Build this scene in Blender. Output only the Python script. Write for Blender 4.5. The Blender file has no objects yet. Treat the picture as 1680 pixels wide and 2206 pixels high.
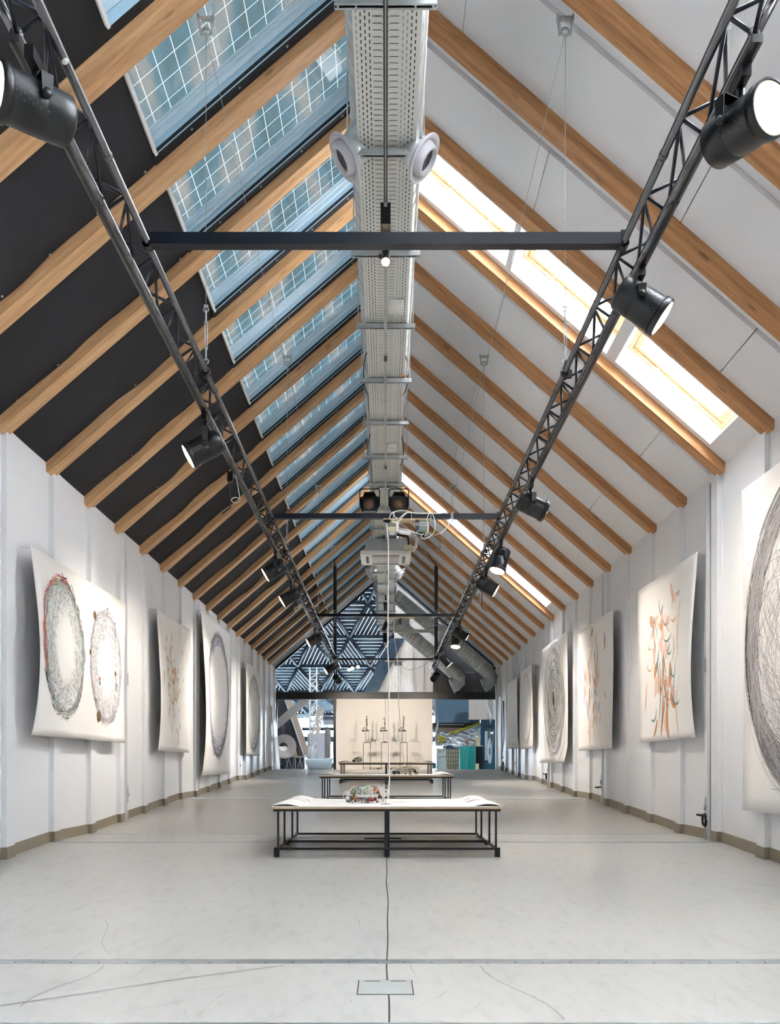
import bpy, math, random
from mathutils import Vector, Matrix
R = random.Random(7)
# ------------------------------------------------------------------ survey of the place
F = 1900.0; CX = 830.5; CY = 1651.0; E = 1.063      # lens in px, optical axis, eye height over the near landing
def P(x, y, D): return Vector(((x - CX) * D / F, D, E + (CY - y) * D / F))
def XX(x, D): return (x - CX) * D / F
def ZZ(y, D): return E + (CY - y) * D / F
SC = bpy.context.scene
COL = SC.collection
W = 3.6
def floor_z(D):                                        # 1:20 ramps 4.8 m long between 1.2 m landings
    n = math.floor((D - 3.6) / 6.0); r = (D - 3.6) - 6.0 * n
    z = .24 * n + max(0, r - 1.2) * .05
    return min(z, .96)
SL = .87; HN = math.hypot(SL, 1)
ZE = E + 3.18
def roof_pt(sg, ax, D, p=0.0):                         # point on the underside plane of the rafters, p above it
    return Vector((sg * (ax + p * SL / HN), D, ZE + SL * (W - ax) + p / HN))

# ------------------------------------------------------------------ materials
def lin(c):
    return tuple((v / 255 / 12.92) if v / 255 <= .04045 else ((v / 255 + .055) / 1.055) ** 2.4 for v in c)
def newmat(name):
    m = bpy.data.materials.new(name); m.use_nodes = True
    nt = m.node_tree; nt.nodes.clear()
    out = nt.nodes.new('ShaderNodeOutputMaterial')
    return m, nt, out
def N(nt, typ, **kw):
    n = nt.nodes.new(typ)
    for k, v in kw.items():
        if k in n.inputs.keys(): n.inputs[k].default_value = v
        else: setattr(n, k, v)
    return n
def pmat(name, col, rough=.5, metal=0.0, var=.08, scale=6.0, bump=0.0, bscale=80.0, coat=0.0, stretch=None, alpha=None):
    m, nt, out = newmat(name); L = nt.links.new
    b = N(nt, 'ShaderNodeBsdfPrincipled'); b.inputs['Roughness'].default_value = rough
    b.inputs['Metallic'].default_value = metal; b.inputs['Coat Weight'].default_value = coat
    c = lin(col)
    tc = N(nt, 'ShaderNodeTexCoord'); src = tc.outputs['Object']
    if stretch:
        mp = N(nt, 'ShaderNodeMapping'); mp.inputs['Scale'].default_value = stretch
        L(src, mp.inputs[0]); src = mp.outputs[0]
    nz = N(nt, 'ShaderNodeTexNoise'); nz.inputs['Scale'].default_value = scale; nz.inputs['Detail'].default_value = 3
    L(src, nz.inputs['Vector'])
    rp = N(nt, 'ShaderNodeValToRGB')
    rp.color_ramp.elements[0].position = .3; rp.color_ramp.elements[1].position = .7
    rp.color_ramp.elements[0].color = tuple(v * (1 - var) for v in c) + (1,)
    rp.color_ramp.elements[1].color = tuple(min(1, v * (1 + var * .5)) for v in c) + (1,)
    L(nz.outputs[0], rp.inputs[0]); L(rp.outputs[0], b.inputs['Base Color'])
    if bump:
        n2 = N(nt, 'ShaderNodeTexNoise'); n2.inputs['Scale'].default_value = bscale
        L(src, n2.inputs['Vector'])
        bp = N(nt, 'ShaderNodeBump'); bp.inputs['Strength'].default_value = bump; bp.inputs['Distance'].default_value = .01
        L(n2.outputs[0], bp.inputs['Height']); L(bp.outputs[0], b.inputs['Normal'])
    if alpha is not None: b.inputs['Alpha'].default_value = alpha
    L(b.outputs[0], out.inputs[0])
    return m
def wood(name, c1, c2, c3, rough=.55, axis=0):
    m, nt, out = newmat(name); L = nt.links.new
    b = N(nt, 'ShaderNodeBsdfPrincipled'); b.inputs['Roughness'].default_value = rough
    tc = N(nt, 'ShaderNodeTexCoord'); oi = N(nt, 'ShaderNodeObjectInfo')
    mul = N(nt, 'ShaderNodeVectorMath', operation='SCALE'); mul.inputs[0].default_value = (37, 19, 11)
    L(oi.outputs['Random'], mul.inputs['Scale'])
    ad = N(nt, 'ShaderNodeVectorMath', operation='ADD'); L(tc.outputs['Object'], ad.inputs[0]); L(mul.outputs[0], ad.inputs[1])
    mp = N(nt, 'ShaderNodeMapping'); s = [9, 9, 9]; s[axis] = .55; mp.inputs['Scale'].default_value = s
    L(ad.outputs[0], mp.inputs[0])
    n1 = N(nt, 'ShaderNodeTexNoise'); n1.inputs['Scale'].default_value = 1.6; n1.inputs['Detail'].default_value = 5; n1.inputs['Distortion'].default_value = .6
    L(mp.outputs[0], n1.inputs['Vector'])
    wv = N(nt, 'ShaderNodeTexNoise'); wv.inputs['Scale'].default_value = 7; wv.inputs['Detail'].default_value = 2
    L(mp.outputs[0], wv.inputs['Vector'])
    rp = N(nt, 'ShaderNodeValToRGB'); e = rp.color_ramp.elements
    e[0].position = .3; e[0].color = lin(c1) + (1,); e[1].position = .72; e[1].color = lin(c3) + (1,)
    k = e.new(.52); k.color = lin(c2) + (1,)
    mx = N(nt, 'ShaderNodeMix', data_type='FLOAT'); mx.inputs[0].default_value = .4
    L(n1.outputs[0], mx.inputs[2]); L(wv.outputs[0], mx.inputs[3]); L(mx.outputs[0], rp.inputs[0])
    # knots
    mp2 = N(nt, 'ShaderNodeMapping'); s2 = [5, 5, 5]; s2[axis] = 1.7; mp2.inputs['Scale'].default_value = s2
    L(ad.outputs[0], mp2.inputs[0])
    vo = N(nt, 'ShaderNodeTexVoronoi'); vo.inputs['Scale'].default_value = 1.1; L(mp2.outputs[0], vo.inputs['Vector'])
    kr = N(nt, 'ShaderNodeValToRGB'); kr.color_ramp.elements[0].position = .07; kr.color_ramp.elements[1].position = .13
    kr.color_ramp.elements[0].color = (.35, .35, .35, 1); kr.color_ramp.elements[1].color = (1, 1, 1, 1)
    L(vo.outputs['Distance'], kr.inputs[0])
    ml = N(nt, 'ShaderNodeMix', data_type='RGBA', blend_type='MULTIPLY'); ml.inputs[0].default_value = .6
    L(rp.outputs[0], ml.inputs[6]); L(kr.outputs[0], ml.inputs[7])
    L(ml.outputs[2], b.inputs['Base Color']); L(b.outputs[0], out.inputs[0])
    return m
def emis(name, col, st):
    m, nt, out = newmat(name)
    e = N(nt, 'ShaderNodeEmission'); e.inputs[0].default_value = lin(col) + (1,); e.inputs[1].default_value = st
    nt.links.new(e.outputs[0], out.inputs[0]); return m
def facing(nt, amt=.5):                                # thin-pane reflectance from the viewing slant, the same from both sides
    lw = N(nt, 'ShaderNodeLayerWeight'); lw.inputs[0].default_value = .5
    pw = N(nt, 'ShaderNodeMath', operation='POWER'); pw.inputs[1].default_value = 4.0
    nt.links.new(lw.outputs['Facing'], pw.inputs[0])
    ma = N(nt, 'ShaderNodeMath', operation='MULTIPLY_ADD'); ma.inputs[1].default_value = .6; ma.inputs[2].default_value = amt
    nt.links.new(pw.outputs[0], ma.inputs[0]); return ma
def glassm(name, tint=(1, 1, 1), refl=.05, rough=.02):
    m, nt, out = newmat(name); L = nt.links.new
    t = N(nt, 'ShaderNodeBsdfTransparent'); t.inputs[0].default_value = tint + (1,)
    g = N(nt, 'ShaderNodeBsdfGlossy'); g.inputs['Roughness'].default_value = rough
    fr = facing(nt, refl)
    mx = N(nt, 'ShaderNodeMixShader'); L(fr.outputs[0], mx.inputs[0]); L(t.outputs[0], mx.inputs[1]); L(g.outputs[0], mx.inputs[2])
    L(mx.outputs[0], out.inputs[0]); return m

M = {}
M['wall'] = pmat('white_wall_paint', (232, 233, 236), .38, var=.03, scale=.8)
M['ceil'] = pmat('white_ceiling_board', (234, 233, 235), .6, var=.02, scale=2)
M['fabric'] = pmat('black_blackout_fabric', (37, 36, 41), .8, var=.2, scale=1.5, bump=.15, bscale=400)
M['raf'] = wood('rafter_wood_light', (180, 134, 92), (212, 166, 118), (232, 194, 150))
M['raf2'] = wood('rafter_wood_brown', (150, 102, 62), (192, 138, 88), (212, 162, 112))
M['pine'] = wood('window_pine', (190, 150, 104), (222, 188, 146), (236, 208, 172), axis=0)
M['ply'] = wood('birch_plywood_edge', (190, 160, 120), (214, 188, 150), (228, 206, 172), axis=0)
M['oak'] = wood('pale_wood_cladding', (202, 190, 180), (212, 202, 193), (220, 211, 203), axis=2)
M['tanp'] = pmat('tan_wood_panel', (196, 172, 150), .6, var=.06)
M['base'] = pmat('taupe_skirting', (142, 132, 114), .45, var=.06)
M['steel'] = pmat('galvanised_steel', (186, 192, 194), .38, .6, var=.12, scale=30)
M['rodm'] = pmat('zinc_rod', (190, 198, 200), .4, .5, var=.05)
M['duct'] = pmat('spiral_duct_zinc', (216, 220, 220), .36, .4, var=.15, scale=12)
M['alu'] = pmat('aluminium', (196, 204, 210), .3, .8, var=.06, scale=20)
M['black'] = pmat('black_paint', (11, 11, 14), .35, var=.2, scale=10)
M['navy'] = pmat('black_blue_steel', (14, 18, 32), .32, .2, var=.2, scale=10)
M['truss'] = pmat('gunmetal_tube', (112, 110, 110), .25, .8, var=.15, scale=14)
M['truss2'] = pmat('gunmetal_brace', (40, 42, 52), .3, .5, var=.15, scale=14)
M['tray'] = pmat('tray_enamel', (222, 222, 216), .4, var=.05, scale=12)
M['slot'] = pmat('tray_slot_dark', (66, 68, 68), .8, var=.3, scale=40)
M['white'] = pmat('white_plastic', (232, 230, 226), .4, var=.03)
M['grey'] = pmat('grey_plastic', (150, 152, 156), .4, var=.05)
M['dgrey'] = pmat('dark_grey', (64, 64, 70), .5, var=.1)
M['paper'] = pmat('drawing_paper', (240, 237, 234), .75, var=.025, scale=1.2)
M['cream'] = pmat('cream_plastic', (214, 204, 170), .45, var=.05)
M['lens'] = pmat('brown_lens', (120, 88, 66), .08, var=.1, coat=1.0)
M['lit'] = emis('lamp_glow', (255, 226, 176), 14.0)
M['litdim'] = emis('lamp_glow_soft', (255, 214, 160), 5.0)
M['glass'] = glassm('clear_glass')
M['wglass'] = glassm('roof_window_glass', (1, 1, 1))
M['film'] = pmat('frosted_vinyl_film', (222, 226, 232), .7, var=.02, alpha=.72)
M['reveal'] = pmat('daylight_tinted_reveal', (176, 208, 226), .3, .1, var=.05)  # blue of the sky light is put into this colour
M['pvframe'] = pmat('daylit_glazing_bar', (214, 232, 242), .3, .1, var=.04)  # lightened in colour to stand in for daylight through the panes
M['wreveal'] = pmat('white_reveal', (240, 240, 240), .6, var=.02)
M['atr'] = pmat('atrium_blue_steel', (46, 66, 84), .4, .3, var=.15)
M['louv'] = pmat('atrium_louvre_board', (54, 84, 106), .5, .1, var=.35, scale=1.5)
M['screen'] = pmat('cream_screen_wall', (242, 236, 228), .7, var=.02)
M['concrete2'] = pmat('atrium_floor', (150, 156, 160), .3, var=.08)
M['teal'] = pmat('teal_lacquer', (20, 140, 134), .35, var=.04)
M['tub'] = pmat('pale_blue_shell', (196, 216, 226), .35, var=.04)
M['slate'] = pmat('slate_blue_panel', (94, 122, 142), .6, var=.05)
M['foil'] = pmat('silver_foil', (224, 230, 236), .25, .7, var=.2, scale=3, bump=.9, bscale=6)
M['yellow'] = pmat('yellow_foil', (214, 200, 84), .4, .2, var=.15)
M['green'] = pmat('green_circuit_board', (110, 172, 104), .5, var=.15, scale=60)
M['red'] = pmat('red_plastic', (206, 64, 62), .4, var=.1)
M['orange'] = pmat('orange_plastic', (226, 140, 66), .5, var=.1)
M['brown'] = pmat('brown_parts', (96, 66, 54), .5, var=.3, scale=40)
M['ink'] = pmat('charcoal_ink', (56, 50, 50), .9, var=.25, scale=60)
M['ink2'] = pmat('grey_ink', (150, 146, 148), .9, var=.2, scale=60)
M['ink3'] = pmat('pale_ink', (206, 198, 200), .9, var=.06, scale=60)
M['ochre'] = pmat('ochre_ink', (204, 168, 116), .9, var=.15, scale=30)
M['pink'] = pmat('pink_wash', (236, 196, 180), .9, var=.1, scale=20)
M['rust'] = pmat('rust_ink', (216, 150, 104), .9, var=.2, scale=30)
M['tealink'] = pmat('petrol_ink', (104, 138, 144), .9, var=.2, scale=30)
M['mint'] = pmat('mint_ink', (176, 208, 200), .9, var=.1, scale=30)
M['lilac'] = pmat('lilac_ink', (206, 196, 216), .9, var=.1, scale=30)
M['dbrown'] = pmat('brown_blot', (112, 86, 58), .9, var=.3, scale=60)
M['bluei'] = pmat('blue_ink', (84, 140, 184), .9, var=.2, scale=30)
M['scuff'] = pmat('floor_scuff', (160, 157, 152), .5, var=.2, scale=20)
M['gap'] = pmat('dark_joint', (62, 54, 48), .8, var=.2)
M['bark'] = pmat('bare_bark', (120, 124, 120), .8, var=.2)
M['wire'] = pmat('white_wire', (240, 238, 230), .4, var=.03)

def floor_material():
    m, nt, out = newmat('sealed_concrete_floor'); L = nt.links.new
    b = N(nt, 'ShaderNodeBsdfPrincipled')
    tc = N(nt, 'ShaderNodeTexCoord')
    n1 = N(nt, 'ShaderNodeTexNoise'); n1.inputs['Scale'].default_value = .5; n1.inputs['Detail'].default_value = 2
    mp = N(nt, 'ShaderNodeMapping'); mp.inputs['Scale'].default_value = (1, .8, 1); L(tc.outputs['Object'], mp.inputs[0]); L(mp.outputs[0], n1.inputs['Vector'])
    r = N(nt, 'ShaderNodeValToRGB'); r.color_ramp.elements[0].position = .2; r.color_ramp.elements[1].position = .8
    r.color_ramp.elements[0].color = lin((178, 176, 172)) + (1,); r.color_ramp.elements[1].color = lin((200, 196, 189)) + (1,)
    L(n1.outputs[0], r.inputs[0])
    n2 = N(nt, 'ShaderNodeTexNoise'); n2.inputs['Scale'].default_value = 14; n2.inputs['Detail'].default_value = 6
    mp2 = N(nt, 'ShaderNodeMapping'); mp2.inputs['Scale'].default_value = (1, .35, 1); mp2.inputs['Rotation'].default_value = (0, 0, .9)
    L(tc.outputs['Object'], mp2.inputs[0]); L(mp2.outputs[0], n2.inputs['Vector'])
    r2 = N(nt, 'ShaderNodeValToRGB'); r2.color_ramp.elements[0].position = .3; r2.color_ramp.elements[1].position = .5
    r2.color_ramp.elements[0].color = (.89, .89, .885, 1); r2.color_ramp.elements[1].color = (1, 1, 1, 1); L(n2.outputs[0], r2.inputs[0])
    mx = N(nt, 'ShaderNodeMix', data_type='RGBA', blend_type='MULTIPLY'); mx.inputs[0].default_value = 1
    L(r.outputs[0], mx.inputs[6]); L(r2.outputs[0], mx.inputs[7]); L(mx.outputs[2], b.inputs['Base Color'])
    mr = N(nt, 'ShaderNodeMapRange'); mr.inputs['To Min'].default_value = .277; mr.inputs['To Max'].default_value = .36
    L(n1.outputs[0], mr.inputs[0]); L(mr.outputs[0], b.inputs['Roughness'])
    L(b.outputs[0], out.inputs[0]); return m
M['floor'] = floor_material()

def solar_material():
    m, nt, out = newmat('solar_cell_glass'); L = nt.links.new
    uv = N(nt, 'ShaderNodeUVMap'); sp = N(nt, 'ShaderNodeSeparateXYZ'); L(uv.outputs[0], sp.inputs[0])
    def line(o, w, freq=1.0):
        a = N(nt, 'ShaderNodeMath', operation='MULTIPLY'); a.inputs[1].default_value = freq; L(o, a.inputs[0])
        f = N(nt, 'ShaderNodeMath', operation='FRACT'); L(a.outputs[0], f.inputs[0])
        s = N(nt, 'ShaderNodeMath', operation='SUBTRACT'); s.inputs[1].default_value = .5; L(f.outputs[0], s.inputs[0])
        ab = N(nt, 'ShaderNodeMath', operation='ABSOLUTE'); L(s.outputs[0], ab.inputs[0])
        g = N(nt, 'ShaderNodeMath', operation='GREATER_THAN'); g.inputs[1].default_value = .5 - w; L(ab.outputs[0], g.inputs[0])
        return g.outputs[0]
    mx = N(nt, 'ShaderNodeMath', operation='MAXIMUM'); L(line(sp.outputs[0], .019), mx.inputs[0]); L(line(sp.outputs[1], .019), mx.inputs[1])
    tc = N(nt, 'ShaderNodeTexCoord')
    n1 = N(nt, 'ShaderNodeTexNoise'); n1.inputs['Scale'].default_value = 2.2; n1.inputs['Detail'].default_value = 3; n1.inputs['Distortion'].default_value = .8
    mp = N(nt, 'ShaderNodeMapping'); mp.inputs['Scale'].default_value = (1.6, .5, 1.2); L(tc.outputs['Object'], mp.inputs[0]); L(mp.outputs[0], n1.inputs['Vector'])
    rp = N(nt, 'ShaderNodeValToRGB'); e = rp.color_ramp.elements
    e[0].position = .3; e[0].color = (0.0041, 0.0058, 0.0058, 1); e[1].position = .66; e[1].color = (0.0116, 0.0116, 0.0110, 1)
    k = e.new(.47); k.color = (0.0047, 0.0083, 0.0099, 1)
    L(n1.outputs[0], rp.inputs[0])
    cm = N(nt, 'ShaderNodeMix', data_type='RGBA'); cm.inputs[7].default_value = (0.0319, 0.0396, 0.0451, 1)
    L(mx.outputs[0], cm.inputs[0]); L(rp.outputs[0], cm.inputs[6])
    t = N(nt, 'ShaderNodeBsdfTransparent'); L(cm.outputs[2], t.inputs[0])
    g = N(nt, 'ShaderNodeBsdfGlossy'); g.inputs['Roughness'].default_value = .05
    fr = facing(nt, .03)
    ms = N(nt, 'ShaderNodeMixShader'); L(fr.outputs[0], ms.inputs[0]); L(t.outputs[0], ms.inputs[1]); L(g.outputs[0], ms.inputs[2])
    L(ms.outputs[0], out.inputs[0]); return m
M['solar'] = solar_material()

# ------------------------------------------------------------------ mesh helpers
WL = {}
class MB:
    def __init__(s): s.v = []; s.f = []; s.m = []; s.s = []; s.uv = {}
    def add(s, pts, faces, m=0, smooth=False):
        b = len(s.v); s.v += [tuple(p) for p in pts]
        for f in faces: s.f.append([b + i for i in f]); s.m.append(m); s.s.append(smooth)
    def hexa(s, p, m=0):
        s.add(p, [(0, 3, 2, 1), (4, 5, 6, 7), (0, 1, 5, 4), (1, 2, 6, 5), (2, 3, 7, 6), (3, 0, 4, 7)], m)
    def box(s, x0, x1, y0, y1, z0, z1, m=0):
        s.hexa([(x0, y0, z0), (x1, y0, z0), (x1, y1, z0), (x0, y1, z0), (x0, y0, z1), (x1, y0, z1), (x1, y1, z1), (x0, y1, z1)], m)
    def cbox(s, c, sx, sy, sz, m=0, rot=None):
        c = Vector(c); q = []
        for z in (-.5, .5):
            for x, y in ((-.5, -.5), (.5, -.5), (.5, .5), (-.5, .5)):
                d = Vector((x * sx, y * sy, z * sz))
                if rot is not None: d = rot @ d
                q.append(c + d)
        s.hexa(q, m)
    def bevbox(s, c, sx, sy, sz, bv, m=0):               # box with rounded (chamfered) vertical edges
        x, y, z = c; hx, hy = sx / 2, sy / 2
        ring = []
        for (cx, cy, a0) in ((hx - bv, hy - bv, 0), (-hx + bv, hy - bv, 90), (-hx + bv, -hy + bv, 180), (hx - bv, -hy + bv, 270)):
            for k in range(4):
                a = math.radians(a0 + k * 30); ring.append((x + cx + bv * math.cos(a), y + cy + bv * math.sin(a)))
        n = len(ring)
        s.add([(a, b, z - sz / 2) for a, b in ring] + [(a, b, z + sz / 2) for a, b in ring],
              [tuple(range(n))[::-1], tuple(range(n, 2 * n))] + [(i, (i + 1) % n, n + (i + 1) % n, n + i) for i in range(n)], m)
    def prism(s, poly, ext, m=0):
        n = len(poly); e = Vector(ext); q = [Vector(p) for p in poly]; q2 = [p + e for p in q]
        s.add(q + q2, [tuple(range(n)), tuple(range(2 * n - 1, n - 1, -1))] + [(i, n + i, n + (i + 1) % n, (i + 1) % n) for i in range(n)], m)
    def quad(s, a, b, c, d, m=0, uv=None):
        if uv: s.uv[len(s.f)] = uv
        s.add([a, b, c, d], [(0, 1, 2, 3)], m)
    def tube(s, pts, r, n=6, m=0, cap=True, smooth=True):
        pts = [Vector(p) for p in pts]
        if len(pts) < 2: return
        rr = r if isinstance(r, (list, tuple)) else [r] * len(pts)
        t = (pts[1] - pts[0]).normalized()
        u = t.cross(Vector((0, 0, 1)));
        if u.length < .1: u = t.cross(Vector((1, 0, 0)))
        u.normalize(); b = len(s.v); vs = []
        for i, p in enumerate(pts):
            if i == 0: tt = pts[1] - pts[0]
            elif i == len(pts) - 1: tt = pts[-1] - pts[-2]
            else: tt = (pts[i + 1] - p).normalized() + (p - pts[i - 1]).normalized()
            if tt.length < 1e-9: tt = t
            tt.normalize(); u = (u - tt * u.dot(tt))
            if u.length < 1e-6: u = tt.orthogonal()
            u.normalize(); w = tt.cross(u)
            for k in range(n):
                a = 2 * math.pi * k / n; vs.append(p + (u * math.cos(a) + w * math.sin(a)) * rr[i])
        fs = []
        for i in range(len(pts) - 1):
            for k in range(n):
                fs.append((i * n + k, i * n + (k + 1) % n, (i + 1) * n + (k + 1) % n, (i + 1) * n + k))
        s.add(vs, fs, m, smooth)
        if cap:
            s.f.append([b + k for k in range(n)][::-1]); s.m.append(m); s.s.append(False)
            s.f.append([b + (len(pts) - 1) * n + k for k in range(n)]); s.m.append(m); s.s.append(False)
    def lathe(s, o, d, prof, n=24, m=0, smooth=True):    # prof: (t along d, radius)
        o = Vector(o); d = Vector(d).normalized(); u = d.orthogonal().normalized(); w = d.cross(u); vs = []
        for t, r in prof:
            for k in range(n):
                a = 2 * math.pi * k / n; vs.append(o + d * t + (u * math.cos(a) + w * math.sin(a)) * r)
        fs = []
        for i in range(len(prof) - 1):
            for k in range(n): fs.append((i * n + k, i * n + (k + 1) % n, (i + 1) * n + (k + 1) % n, (i + 1) * n + k))
        s.add(vs, fs, m, smooth)
    def disc(s, o, d, r, n=24, m=0):
        o = Vector(o); d = Vector(d).normalized(); u = d.orthogonal().normalized(); w = d.cross(u)
        s.add([o + (u * math.cos(2 * math.pi * k / n) + w * math.sin(2 * math.pi * k / n)) * r for k in range(n)], [tuple(range(n))], m)
    def ribbon(s, pts, nrm, w, m=0):
        pts = [Vector(p) for p in pts]; n = len(pts); vs = []
        for i, p in enumerate(pts):
            t = (pts[min(i + 1, n - 1)] - pts[max(i - 1, 0)])
            if t.length < 1e-9: t = Vector((0, 0, 1))
            c = t.normalized().cross(nrm)
            if c.length > 1e-9: c.normalize()
            ww = (w[i] if isinstance(w, (list, tuple)) else w) / 2
            vs += [p - c * ww, p + c * ww]
        s.add(vs, [(2 * i, 2 * i + 1, 2 * i + 3, 2 * i + 2) for i in range(n - 1)], m)
    def roofbox(s, sg, a, b, p0, p1, D0, D1, m=0):
        s.hexa([roof_pt(sg, a, D0, p0), roof_pt(sg, b, D0, p0), roof_pt(sg, b, D1, p0), roof_pt(sg, a, D1, p0),
                roof_pt(sg, a, D0, p1), roof_pt(sg, b, D0, p1), roof_pt(sg, b, D1, p1), roof_pt(sg, a, D1, p1)], m)
    def build(s, name, mats, parent=None, loc=None, fix=False):
        if not isinstance(mats, (list, tuple)): mats = [mats]
        o0 = WL[parent.name] if parent else (Vector(loc) if loc is not None else Vector((0, 0, 0)))
        me = bpy.data.meshes.new(name)
        me.from_pydata([(v[0] - o0.x, v[1] - o0.y, v[2] - o0.z) for v in s.v], [], s.f)
        for m in mats: me.materials.append(M[m] if isinstance(m, str) else m)
        me.polygons.foreach_set('material_index', s.m); me.polygons.foreach_set('use_smooth', s.s)
        if s.uv:
            l = me.uv_layers.new(name='UVMap')
            for fi, uv in s.uv.items():
                for k, li in enumerate(me.polygons[fi].loop_indices): l.data[li].uv = uv[k]
        me.update()
        if fix:
            import bmesh
            bm = bmesh.new(); bm.from_mesh(me); bmesh.ops.recalc_face_normals(bm, faces=bm.faces); bm.to_mesh(me); bm.free()
        o = bpy.data.objects.new(name, me); COL.objects.link(o)
        if parent: o.parent = parent
        else: o.location = o0
        WL[o.name] = Vector(o0)
        return o
def tag(o, label, cat, group=None):
    o['label'] = label; o['category'] = cat
    if group: o['group'] = group
    return o
def struct(o, label=None):
    o['kind'] = 'structure'
    if label: o['label'] = label
    return o
def thing(name, label, cat, loc, group=None):
    o = bpy.data.objects.new(name, None); COL.objects.link(o); o.location = loc; o.empty_display_size = .1
    WL[o.name] = Vector(loc); return tag(o, label, cat, group)
def sempty(name, label, loc):
    o = bpy.data.objects.new(name, None); COL.objects.link(o); o.location = loc; WL[o.name] = Vector(loc)
    return struct(o, label)
def dup(root, loc, label=None):
    def cp(o, par):
        c = o.copy(); COL.objects.link(c)
        if par: c.parent = par
        for ch in o.children: cp(ch, c)
        return c
    r = cp(root, None); r.location = loc; WL[r.name] = Vector(loc)
    if label: r['label'] = label
    return r
ORD = ['first', 'second', 'third', 'fourth', 'fifth', 'sixth', 'seventh', 'eighth', 'ninth', 'tenth', 'eleventh', 'twelfth', 'thirteenth',
       'fourteenth', 'fifteenth', 'sixteenth', 'seventeenth', 'eighteenth', 'nineteenth', 'twentieth', 'twenty-first', 'twenty-second']
def bez(p0, p1, p2, p3, n=10):
    p0, p1, p2, p3 = map(Vector, (p0, p1, p2, p3))
    return [((1 - t) ** 3) * p0 + 3 * t * (1 - t) ** 2 * p1 + 3 * t * t * (1 - t) * p2 + t ** 3 * p3 for t in [i / n for i in range(n + 1)]]

YB = -6.0; YG = 29.2; RK = [8.28 + 1.2 * k for k in range(-2, 17)]       # near faces of the rafters in view
ALLK = range(-12, 17)
# ------------------------------------------------------------------ floor
mb = MB()
ys = [YB] + [y for y in [3.6 + 6 * n + d for n in range(-3, 5) for d in (0, 1.2)] if YB < y < YG + .3] + [YG + .3]
for a, b in zip(ys[:-1], ys[1:]):
    za, zb = floor_z(a + 1e-6), floor_z(b - 1e-6)
    mb.hexa([(-3.9, a, za - .3), (3.9, a, za - .3), (3.9, b, zb - .3), (-3.9, b, zb - .3), (-3.9, a, za), (3.9, a, za), (3.9, b, zb), (-3.9, b, zb)])
fl = struct(mb.build('floor', 'floor'), 'pale sealed concrete floor rising in gentle ramps and landings')
UP = Vector((0, 0, 1))
mb = MB()                                                     # centre joint, slightly wavy
pts = []
y = 1.0
while y < 27.6:
    pts.append(Vector((XX(834, y) * .0 + .012 + .004 * math.sin(y * 2.3) + .003 * math.sin(y * 5.1), y, floor_z(y) + .0015))); y += .2
mb.ribbon(pts, UP, .008)
mb.build('floor_joint', 'gap', fl)
mb = MB()
for i in range(150):
    x = R.uniform(-2.9, 2.9); y = 3.7 + 9 * R.random() ** 1.6; a = R.gauss(.9, .9); l = R.uniform(.04, .5) * (.4 + R.random())
    c = R.uniform(-.3, .3); pp = []
    for k in range(6):
        t = k / 5; pp.append(Vector((x + l * t * math.cos(a + c * t), y + l * t * math.sin(a + c * t), 0)))
    for p in pp: p.z = floor_z(p.y) + .0012
    mb.ribbon(pp, UP, [R.uniform(.001, .006) * math.sin(math.pi * (.1 + .8 * k / 5)) for k in range(6)])
for (xa, ya, xb, yb, w) in ((-2.0, 3.75, -.55, 4.7, .022), (.75, 3.7, .5, 4.7, .010), (-1.9, 5.9, -1.55, 4.95, .004), (-1.5, 4.7, -1.62, 3.9, .01)):
    pp = [Vector((xa + (xb - xa) * t / 8 + .03 * math.sin(t * .8), ya + (yb - ya) * t / 8, 0)) for t in range(9)]
    for p in pp: p.z = floor_z(p.y) + .0011
    mb.ribbon(pp, UP, w)
mb.build('floor_scuff_marks', 'scuff', fl)
for i, d in enumerate([3.6, 4.8, 9.6, 10.8, 15.6, 16.8, 21.6, 22.8, 27.6]):
    z = floor_z(d); mb = MB()
    mb.box(-3.62, 3.62, d - .05, d + .05, z - .02, z + .003)
    x = -3.5
    while x < 3.55:
        mb.lathe((x, d - .035, z + .0025), (0, 0, 1), [(0, .006), (.002, .005), (.0025, 0)], 8, 1); x += .15
    struct(mb.build('trim_%d' % (i + 1), ['alu', 'dgrey']), 'aluminium floor strip across the hall')
# floor box
D0, D1 = 3.6 + .33, 3.6 + .33
pa = P(772.8, 2113.5, 1); 
ya = F * E / (2113.5 - CY); yb = F * E / (2143 - CY)
x0, x1 = XX(770.5, yb) , XX(889, yb)
t = thing('floor_outlet_box', 'square grey floor outlet lid let into the landing on the centre joint', 'floor box', ((x0 + x1) / 2, (ya + yb) / 2, 0))
mb = MB()
for (a, b, c, d) in ((x0 - .006, x1 + .006, ya, ya + .008), (x0 - .006, x0, yb, ya), (x1, x1 + .006, yb, ya), (x0, x1, yb - .002, yb)):
    mb.box(a, b, c, d, -.01, .0025)
mb.build('frame', 'gap', t)
mb = MB(); mb.box(x0, x1, yb, ya - .002, -.01, .004); mb.build('lid', pmat('lid_grey', (176, 180, 176), .4), t)
mb = MB(); w = x1 - x0
mb.box(x0 + .1 * w, x0 + .4 * w, ya - .022, ya - .012, .0035, .0048); mb.build('cable_slot', 'black', t); mb = MB(); mb.box(x0 + .6 * w, x0 + .9 * w, ya - .022, ya - .012, .0035, .0048)
mb.build('cable_slot', 'black', t)

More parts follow.
